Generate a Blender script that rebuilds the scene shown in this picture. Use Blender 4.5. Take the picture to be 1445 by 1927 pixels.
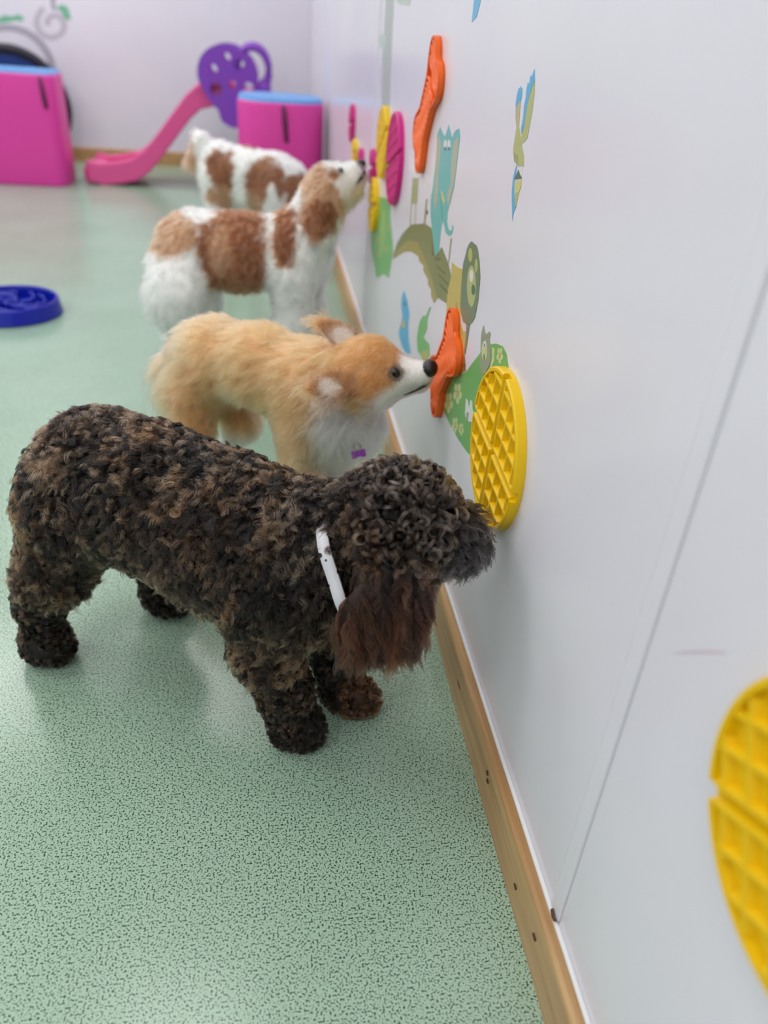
import bpy, bmesh, math, random
import numpy as np
from mathutils import Vector, Matrix

scene = bpy.context.scene
C = scene.collection
for _o in list(bpy.data.objects):
    bpy.data.objects.remove(_o)
PI = math.pi

# ---------------------------------------------------------------- camera
# world: right wall is the plane x = 0, floor z = 0, y runs into the room
cam_data = bpy.data.cameras.new('camera')
cam_data.sensor_fit = 'VERTICAL'
cam_data.sensor_height = 36.0
cam_data.sensor_width = 27.0
cam_data.lens = 36.0 * 1457.4 / 1927.0
cam_data.clip_start = 0.02
cam_data.clip_end = 60
cam = bpy.data.objects.new('camera', cam_data)
C.objects.link(cam)
_r = Vector((0.989411, -0.12941222, 0.06571419))
_u = Vector((0.01287241, 0.52921788, 0.84838832))
_f = Vector((0.14456894, 0.83855883, -0.52527983))
cam.matrix_world = Matrix(((_r.x, _u.x, -_f.x, -0.30313), (_r.y, _u.y, -_f.y, 0.0), (_r.z, _u.z, -_f.z, 0.9), (0, 0, 0, 1)))
cam_data.dof.use_dof = True
cam_data.dof.focus_distance = 1.02
cam_data.dof.aperture_fstop = 2.6
scene.camera = cam

# ---------------------------------------------------------------- light
world = bpy.data.worlds.new('world')
scene.world = world
world.use_nodes = True
world.node_tree.nodes['Background'].inputs[0].default_value = (0.93, 0.95, 1.0, 1)
world.node_tree.nodes['Background'].inputs[1].default_value = 0.30
def area_light(name, loc, sx, sy, power, rot=(0, 0, 0), col=(1.0, 0.985, 0.96)):
    d = bpy.data.lights.new(name, 'AREA')
    d.shape = 'RECTANGLE'; d.size = sx; d.size_y = sy; d.energy = power; d.color = col
    o = bpy.data.objects.new(name, d); C.objects.link(o)
    o.location = loc; o.rotation_euler = rot
    return o
for _x in (-0.70, -1.95, -3.2):
    for _y in (-0.9, 1.4, 3.7, 5.4):  # farthest row is added fill to brighten the back of the room
        area_light('ceiling_panel_and_fill_light', (_x, _y, 2.58), 0.6, 0.9, (9.0 if _x > -1 else 12.5) if _y > 0 else (11.0 if _x > -1 else 17))
scene.view_settings.view_transform = 'Standard'
scene.view_settings.look = 'None'
scene.view_settings.gamma = 1.0
scene.view_settings.use_curve_mapping = False
scene.view_settings.exposure = 0.12
scene.cycles.max_bounces = 12
scene.cycles.diffuse_bounces = 3
scene.cycles.glossy_bounces = 6
scene.cycles.transmission_bounces = 12
scene.cycles.adaptive_threshold = 0.05
scene.cycles.adaptive_min_samples = 16

# ---------------------------------------------------------------- helpers
def finish(o, label=None, cat=None, group=None, kind=None):
    if label: o['label'] = label
    if cat: o['category'] = cat
    if group: o['group'] = group
    if kind: o['kind'] = kind
    return o
def empty(name, loc=(0, 0, 0), mat=None):
    o = bpy.data.objects.new(name, None); C.objects.link(o)
    o.empty_display_size = 0.05
    if mat is not None: o.matrix_world = mat
    else: o.location = loc
    return o
def link_mesh(name, me, mat=None, parent=None, smooth=False):
    o = bpy.data.objects.new(name, me); C.objects.link(o)
    if mat is not None and len(me.materials) == 0: me.materials.append(mat)
    if parent is not None: o.parent = parent
    if smooth: me.shade_smooth()
    return o
def from_bm(name, bm, mat=None, parent=None, smooth=False):
    bmesh.ops.recalc_face_normals(bm, faces=bm.faces)
    me = bpy.data.meshes.new(name); bm.to_mesh(me); bm.free()
    return link_mesh(name, me, mat, parent, smooth)
def bm_box(bm, x0, x1, y0, y1, z0, z1):
    v = [bm.verts.new(p) for p in ((x0,y0,z0),(x1,y0,z0),(x1,y1,z0),(x0,y1,z0),(x0,y0,z1),(x1,y0,z1),(x1,y1,z1),(x0,y1,z1))]
    for q in ((0,3,2,1),(4,5,6,7),(0,1,5,4),(1,2,6,5),(2,3,7,6),(3,0,4,7)): bm.faces.new([v[i] for i in q])
    return v
def box(name, x0, x1, y0, y1, z0, z1, mat, parent=None, bevel=0.0, seg=2):
    bm = bmesh.new(); bm_box(bm, x0, x1, y0, y1, z0, z1)
    if bevel: bmesh.ops.bevel(bm, geom=list(bm.edges), offset=bevel, segments=seg, affect='EDGES', profile=0.5)
    return from_bm(name, bm, mat, parent, smooth=False)
def bm_prism(bm, pts, z0, z1, top_scale=1.0):
    """pts: 2D outline in local XY, extruded from z0 to z1"""
    cx = sum(p[0] for p in pts) / len(pts); cy = sum(p[1] for p in pts) / len(pts)
    lo = [bm.verts.new((p[0], p[1], z0)) for p in pts]
    hi = [bm.verts.new((cx + (p[0]-cx)*top_scale, cy + (p[1]-cy)*top_scale, z1)) for p in pts]
    n = len(pts)
    fs = [bm.faces.new(lo[::-1]), bm.faces.new(hi)]
    for i in range(n): bm.faces.new((lo[i], lo[(i+1) % n], hi[(i+1) % n], hi[i]))
    bm.normal_update()
    bmesh.ops.triangulate(bm, faces=fs, quad_method='BEAUTY', ngon_method='EAR_CLIP')
def prism(name, pts, z0, z1, mat, parent=None, top_scale=1.0, smooth=False):
    bm = bmesh.new(); bm_prism(bm, pts, z0, z1, top_scale)
    return from_bm(name, bm, mat, parent, smooth)
def bm_ring_wall(bm, outer, inner, z0, z1):
    """closed band between two outlines of equal count"""
    n = len(outer)
    a = [bm.verts.new((p[0], p[1], z0)) for p in outer]; b = [bm.verts.new((p[0], p[1], z1)) for p in outer]
    c = [bm.verts.new((p[0], p[1], z1)) for p in inner]; d = [bm.verts.new((p[0], p[1], z0)) for p in inner]
    for i in range(n):
        j = (i+1) % n
        bm.faces.new((a[i], a[j], b[j], b[i])); bm.faces.new((b[i], b[j], c[j], c[i]))
        bm.faces.new((c[i], c[j], d[j], d[i])); bm.faces.new((d[i], d[j], a[j], a[i]))
def bm_tube(bm, path, r, sides=8, closed=False, rx=None):
    path = [Vector(p) for p in path]; n = len(path); rings = []
    up = Vector((0.013, 0.021, 1.0))
    for i, p in enumerate(path):
        q0 = path[(i-1) % n] if (closed or i > 0) else path[i]
        q1 = path[(i+1) % n] if (closed or i < n-1) else path[i]
        t = (q1 - q0).normalized()
        s = t.cross(up)
        if s.length < 1e-4: s = t.cross(Vector((1, 0, 0)))
        s.normalize(); w = s.cross(t)
        rr = r[i] if isinstance(r, (list, tuple)) else r
        ra = rx if rx else rr
        rings.append([bm.verts.new(p + s*ra*math.cos(2*PI*k/sides) + w*rr*math.sin(2*PI*k/sides)) for k in range(sides)])
    m = n if closed else n-1
    for i in range(m):
        A, B = rings[i], rings[(i+1) % n]
        for k in range(sides): bm.faces.new((A[k], A[(k+1) % sides], B[(k+1) % sides], B[k]))
    if not closed:
        bm.faces.new(rings[0][::-1]); bm.faces.new(rings[-1])
def tube(name, path, r, mat, parent=None, sides=8, closed=False, rx=None):
    bm = bmesh.new(); bm_tube(bm, path, r, sides, closed, rx)
    return from_bm(name, bm, mat, parent, smooth=True)
def bm_lathe(bm, prof, seg=32):
    rings = []
    for (r, z) in prof:
        if r < 1e-6: rings.append([bm.verts.new((0, 0, z))])
        else: rings.append([bm.verts.new((r*math.cos(2*PI*k/seg), r*math.sin(2*PI*k/seg), z)) for k in range(seg)])
    for A, B in zip(rings, rings[1:]):
        for k in range(seg):
            l = (k+1) % seg
            if len(A) == 1 and len(B) == 1: continue
            if len(A) == 1: bm.faces.new((A[0], B[l], B[k]))
            elif len(B) == 1: bm.faces.new((A[k], A[l], B[0]))
            else: bm.faces.new((A[k], A[l], B[l], B[k]))
def bm_ellipsoid(bm, c, r, u=16, v=10, M=None):
    rings = []
    M = M or Matrix.Identity(3)
    for i in range(v+1):
        th = PI*i/v
        if i in (0, v): rings.append([bm.verts.new(Vector(c) + M @ Vector((0, 0, r[2]*math.cos(th))))])
        else: rings.append([bm.verts.new(Vector(c) + M @ Vector((r[0]*math.sin(th)*math.cos(2*PI*k/u), r[1]*math.sin(th)*math.sin(2*PI*k/u), r[2]*math.cos(th)))) for k in range(u)])
    for A, B in zip(rings, rings[1:]):
        for k in range(u):
            l = (k+1) % u
            if len(A) == 1: bm.faces.new((A[0], B[k], B[l]))
            elif len(B) == 1: bm.faces.new((A[k], B[0], A[l]))
            else: bm.faces.new((A[k], B[k], B[l], A[l]))

# ---------------------------------------------------------------- materials
def srgb(r, g, b):
    f = lambda c: (c/255/12.92) if c/255 <= 0.04045 else ((c/255+0.055)/1.055)**2.4
    return (f(r), f(g), f(b), 1.0)
def new_mat(name):
    m = bpy.data.materials.new(name); m.use_nodes = True
    return m, m.node_tree.nodes, m.node_tree.links, m.node_tree.nodes['Principled BSDF']
def plain(name, col, rough=0.5, spec=0.5, bump=0.0, bscale=80, vary=0.06, vscale=14, sss=0.0):
    m, N, L, P = new_mat(name)
    P.inputs['Roughness'].default_value = rough
    P.inputs['Specular IOR Level'].default_value = spec
    tc = N.new('ShaderNodeTexCoord')
    no = N.new('ShaderNodeTexNoise'); no.inputs['Scale'].default_value = vscale; no.inputs['Detail'].default_value = 3
    L.new(tc.outputs['Object'], no.inputs['Vector'])
    mx = N.new('ShaderNodeMix'); mx.data_type = 'RGBA'
    mx.inputs['A'].default_value = tuple(c*(1-vary) for c in col[:3]) + (1,)
    mx.inputs['B'].default_value = tuple(min(1, c*(1+vary)) for c in col[:3]) + (1,)
    L.new(no.outputs['Fac'], mx.inputs['Factor'])
    L.new(mx.outputs['Result'], P.inputs['Base Color'])
    if sss:
        P.inputs['Subsurface Weight'].default_value = sss
        P.inputs['Subsurface Radius'].default_value = (0.01, 0.008, 0.004)
    if bump:
        nb = N.new('ShaderNodeTexNoise'); nb.inputs['Scale'].default_value = bscale
        L.new(tc.outputs['Object'], nb.inputs['Vector'])
        bp = N.new('ShaderNodeBump'); bp.inputs['Strength'].default_value = bump; bp.inputs['Distance'].default_value = 0.002
        L.new(nb.outputs['Fac'], bp.inputs['Height']); L.new(bp.outputs['Normal'], P.inputs['Normal'])
    return m
def floor_material():
    m, N, L, P = new_mat('speckled_green_vinyl')
    tc = N.new('ShaderNodeTexCoord')
    n1 = N.new('ShaderNodeTexNoise'); n1.inputs['Scale'].default_value = 400; n1.inputs['Detail'].default_value = 1.6; n1.inputs['Roughness'].default_value = 0.5
    n2 = N.new('ShaderNodeTexNoise'); n2.inputs['Scale'].default_value = 3.0; n2.inputs['Detail'].default_value = 3
    n3 = N.new('ShaderNodeTexNoise'); n3.inputs['Scale'].default_value = 190; n3.inputs['Detail'].default_value = 1
    for n in (n1, n2, n3): L.new(tc.outputs['Object'], n.inputs['Vector'])
    r1 = N.new('ShaderNodeValToRGB')
    r1.color_ramp.elements[0].position = 0.412; r1.color_ramp.elements[0].color = srgb(58, 82, 66)
    r1.color_ramp.elements[1].position = 0.442; r1.color_ramp.elements[1].color = srgb(165, 194, 172)
    e = r1.color_ramp.elements.new(0.66); e.color = srgb(176, 202, 182)
    L.new(n1.outputs['Fac'], r1.inputs['Fac'])
    r2 = N.new('ShaderNodeValToRGB')
    r2.color_ramp.elements[0].position = 0.35; r2.color_ramp.elements[0].color = (0.90, 0.92, 0.90, 1)
    r2.color_ramp.elements[1].position = 0.65; r2.color_ramp.elements[1].color = (1.0, 1.0, 1.0, 1)
    L.new(n2.outputs['Fac'], r2.inputs['Fac'])
    mx = N.new('ShaderNodeMix'); mx.data_type = 'RGBA'; mx.blend_type = 'MULTIPLY'; mx.inputs['Factor'].default_value = 1
    L.new(r1.outputs['Color'], mx.inputs['A']); L.new(r2.outputs['Color'], mx.inputs['B'])
    L.new(mx.outputs['Result'], P.inputs['Base Color'])
    P.inputs['Roughness'].default_value = 0.21
    P.inputs['Specular IOR Level'].default_value = 0.5
    b = N.new('ShaderNodeBump'); b.inputs['Strength'].default_value = 0.06; b.inputs['Distance'].default_value = 0.001
    L.new(n3.outputs['Fac'], b.inputs['Height']); L.new(b.outputs['Normal'], P.inputs['Normal'])
    return m
def wall_material(name, rough=0.24):
    m, N, L, P = new_mat(name)
    tc = N.new('ShaderNodeTexCoord')
    n = N.new('ShaderNodeTexNoise'); n.inputs['Scale'].default_value = 2.2; n.inputs['Detail'].default_value = 4
    L.new(tc.outputs['Object'], n.inputs['Vector'])
    r = N.new('ShaderNodeValToRGB')
    r.color_ramp.elements[0].position = 0.3; r.color_ramp.elements[0].color = srgb(229, 225, 237)
    r.color_ramp.elements[1].position = 0.7; r.color_ramp.elements[1].color = srgb(234, 231, 241)
    L.new(n.outputs['Fac'], r.inputs['Fac']); L.new(r.outputs['Color'], P.inputs['Base Color'])
    P.inputs['Roughness'].default_value = rough
    P.inputs['Specular IOR Level'].default_value = 0.45
    b = N.new('ShaderNodeBump'); b.inputs['Strength'].default_value = 0.06; b.inputs['Distance'].default_value = 0.01
    n2 = N.new('ShaderNodeTexNoise'); n2.inputs['Scale'].default_value = 5
    L.new(tc.outputs['Object'], n2.inputs['Vector']); L.new(n2.outputs['Fac'], b.inputs['Height']); L.new(b.outputs['Normal'], P.inputs['Normal'])
    return m
def wood_material():
    m, N, L, P = new_mat('varnished_pine')
    tc = N.new('ShaderNodeTexCoord')
    mp = N.new('ShaderNodeMapping'); mp.inputs['Scale'].default_value = (30, 1.3, 30)
    L.new(tc.outputs['Object'], mp.inputs['Vector'])
    n = N.new('ShaderNodeTexNoise'); n.inputs['Scale'].default_value = 2.2; n.inputs['Detail'].default_value = 5; n.inputs['Distortion'].default_value = 0.6
    L.new(mp.outputs['Vector'], n.inputs['Vector'])
    r = N.new('ShaderNodeValToRGB')
    r.color_ramp.elements[0].position = 0.25; r.color_ramp.elements[0].color = srgb(168, 124, 78)
    r.color_ramp.elements[1].position = 0.7; r.color_ramp.elements[1].color = srgb(208, 172, 122)
    L.new(n.outputs['Fac'], r.inputs['Fac'])
    w = N.new('ShaderNodeTexWave'); w.wave_type = 'BANDS'; w.bands_direction = 'Z'
    w.inputs['Scale'].default_value = 9; w.inputs['Distortion'].default_value = 5; w.inputs['Detail'].default_value = 2
    mp2 = N.new('ShaderNodeMapping'); mp2.inputs['Scale'].default_value = (8, 0.25, 8)
    L.new(tc.outputs['Object'], mp2.inputs['Vector']); L.new(mp2.outputs['Vector'], w.inputs['Vector'])
    mx = N.new('ShaderNodeMix'); mx.data_type = 'RGBA'; mx.blend_type = 'MULTIPLY'; mx.inputs['Factor'].default_value = 0.35
    r2 = N.new('ShaderNodeValToRGB')
    r2.color_ramp.elements[0].color = (0.72, 0.56, 0.40, 1); r2.color_ramp.elements[1].color = (1, 1, 1, 1)
    L.new(w.outputs['Fac'], r2.inputs['Fac'])
    L.new(r.outputs['Color'], mx.inputs['A']); L.new(r2.outputs['Color'], mx.inputs['B'])
    L.new(mx.outputs['Result'], P.inputs['Base Color'])
    P.inputs['Roughness'].default_value = 0.33
    return m
M_floor = floor_material()
M_wall = wall_material('glossy_white_cladding', 0.22)
M_wall_back = wall_material('white_wall', 0.4)
M_wood = wood_material()
M_white = plain('white_plastic', srgb(236, 236, 238), 0.35)
M_ceiling = plain('white_ceiling', srgb(235, 235, 235), 0.8)
M_knot = plain('dark_wood_knot', srgb(70, 42, 24), 0.5)
M_rust = plain('rusty_brown_dirt', srgb(96, 66, 50), 0.8)
M_yellow = plain('yellow_silicone', srgb(240, 196, 0), 0.42, 0.45, sss=0.0, vary=0.03)
M_orange = plain('orange_silicone', srgb(246, 104, 22), 0.42, 0.45, vary=0.03)
M_magenta = plain('magenta_silicone', srgb(206, 22, 128), 0.42, 0.45, vary=0.03)
M_pink = plain('pink_vinyl', srgb(226, 62, 164), 0.42, 0.5, bump=0.25, bscale=18, vary=0.05, vscale=5)
M_pink_slide = plain('pink_plastic', srgb(224, 84, 150), 0.4, 0.5, vary=0.04)
M_purple = plain('purple_plastic', srgb(128, 62, 186), 0.4, 0.5, vary=0.04)
M_blue_top = plain('light_blue_vinyl', srgb(96, 158, 226), 0.4, 0.5)
M_strap = plain('dark_plum_strap', srgb(96, 26, 74), 0.7)
M_navy = plain('navy_black_rim', srgb(24, 24, 44), 0.5)
M_blue_mesh = plain('deep_blue_fabric', srgb(28, 62, 138), 0.6)
M_bowl = plain('blue_bowl_plastic', srgb(10, 32, 168), 0.28, 0.5, vary=0.05)
M_peach = plain('peach_pink_plastic', srgb(226, 120, 170), 0.45)
KNOTS = [(0.4529, 0.0530, 0.0051, 0.0022), (0.5224, 0.0385, 0.0046, 0.0022), (0.6735, 0.0596, 0.0043, 0.0022), (0.8493, 0.0501, 0.0104, 0.0022), (0.6671, 0.0508, 0.0040, 0.0022), ]
BONE_ROT = math.radians(51)

# ================================================================ the setting
XL, Y0, YB, ZC = -4.2, -2.4, 6.11, 2.62
def struct(o): o['kind'] = 'structure'; return o
struct(box('floor', XL, 0.0, Y0, YB, -0.08, 0.0, M_floor))
struct(box('ceiling', XL, 0.0, Y0, YB, ZC, ZC+0.08, M_ceiling))
struct(box('wall_back', XL, 0.0, YB, YB+0.1, -0.08, ZC+0.08, M_wall_back))
struct(box('wall_left', XL-0.1, XL, Y0, YB, -0.08, ZC+0.08, M_wall_back))
struct(box('wall_front', XL, 0.0, Y0-0.1, Y0, -0.08, ZC+0.08, M_wall_back))
# right wall: cladding sheets on a backing, with cover strips over the joints
wr = struct(box('wall_right', 0.002, 0.1, Y0, YB, -0.08, ZC+0.08, M_wall))
_js = [Y0, 0.4555, 2.42, 4.40, YB]
for i in range(4):
    box('cladding_panel', 0.0, 0.004, _js[i]+0.001, _js[i+1]-0.001, 0.0905, ZC-0.001, M_wall, wr)
M_gap = plain('grey_joint_dirt', srgb(188, 188, 192), 0.7)
# joint strips: shallow, with a thin lip
def joint_strip(name, y0, y1, label):
    bm = bmesh.new()
    pts = [(y0, 0.0), (y0+0.0015, -0.0022), (y1-0.0045, -0.0026), (y1, -0.0002), (y1, 0.001), (y0, 0.001)]
    lo = [bm.verts.new((x, y, 0.0965)) for y, x in pts]; hi = [bm.verts.new((x, y, ZC-0.002)) for y, x in pts]
    bm.faces.new(lo[::-1]); bm.faces.new(hi)
    for i in range(len(pts)):
        j = (i+1) % len(pts); bm.faces.new((lo[i], lo[j], hi[j], hi[i]))
    o = from_bm(name, bm, M_wall); struct(o); o['label'] = label
    box('joint_gap', -0.0006, 0.0, y0-0.0010, y0+0.0002, 0.0965, ZC-0.002, M_gap, o)
    return o
t1 = joint_strip('trim_1', 0.443, 0.468, 'white vertical joint strip nearest the camera on the cladding')
joint_strip('trim_2', 2.408, 2.432, 'white vertical joint strip behind the chin of the brown and white dog')
joint_strip('trim_3', 4.388, 4.412, 'white vertical joint strip beside the far pink foam block')
# small chip of dirt where the strip meets the board
bm = bmesh.new(); bm_prism(bm, [(0, 0), (0.006, 0.002), (0.010, 0.008), (0.003, 0.006), (-0.004, 0.010), (-0.006, 0.004)], 0, 0.002)
ch = from_bm('dirt_chip', bm, M_rust); ch.parent = t1
ch.matrix_world = Matrix(((0, 0, -1, -0.0035), (-1, 0, 0, 0.452), (0, 1, 0, 0.0915), (0, 0, 0, 1)))
# corner bead
struct(box('trim_4', -0.014, 0.0, YB-0.014, YB, 0.0905, ZC, M_wall_back, bevel=0.004))

def skirting(name, length_axis, a0, a1, label):
    """pine board, 17.6 mm thick, 88 mm high, rounded top front edge"""
    T, Hh = 0.0176, 0.088
    prof = [(0, 0.0), (T, 0.0)]
    for i in range(7):
        a = PI/2*i/6; prof.append((T-0.007+0.007*math.cos(a), Hh-0.007+0.007*math.sin(a)))
    prof.append((0, Hh))
    bm = bmesh.new(); n = 60; rings = []
    rnd = random.Random(5)
    for i in range(n+1):
        a = a0 + (a1-a0)*i/n
        w = 0.0006*math.sin(a*9.0) + 0.0004*math.sin(a*23+1)
        ring = []
        for (d, z) in prof:
            dd = d + (w if d > 0.001 else 0); 
            ring.append(bm.verts.new((-dd, a, z) if length_axis == 'y' else (a, YB-dd, z)))
        rings.append(ring)
    for A, B in zip(rings, rings[1:]):
        for k in range(len(prof)):
            l = (k+1) % len(prof); bm.faces.new((A[k], A[l], B[l], B[k]))
    bm.faces.new(rings[0][::-1]); bm.faces.new(rings[-1])
    o = from_bm(name, bm, M_wood, smooth=False); struct(o); o['label'] = label
    return o
br = skirting('baseboard_right', 'y', Y0, YB-0.02, 'varnished pine skirting board along the white clad wall')
skirting('baseboard_back', 'x', XL, -0.0005, 'pine skirting board along the back wall behind the slide')
# knots in the near board
def knot(y, z, ry, rz, parent, top=False):
    bm = bmesh.new(); bm_prism(bm, [(ry*math.cos(2*PI*i/12), rz*math.sin(2*PI*i/12)) for i in range(12)], -0.0006, 0.0005)
    o = from_bm('wood_knot', bm, M_knot); o.parent = parent
    o.matrix_world = Matrix(((0, 0, -1, -0.0183), (-1, 0, 0, y), (0, 1, 0, z), (0, 0, 0, 1)))
for (y, z, ry, rz) in KNOTS: knot(y, z, ry, rz, br)
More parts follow.
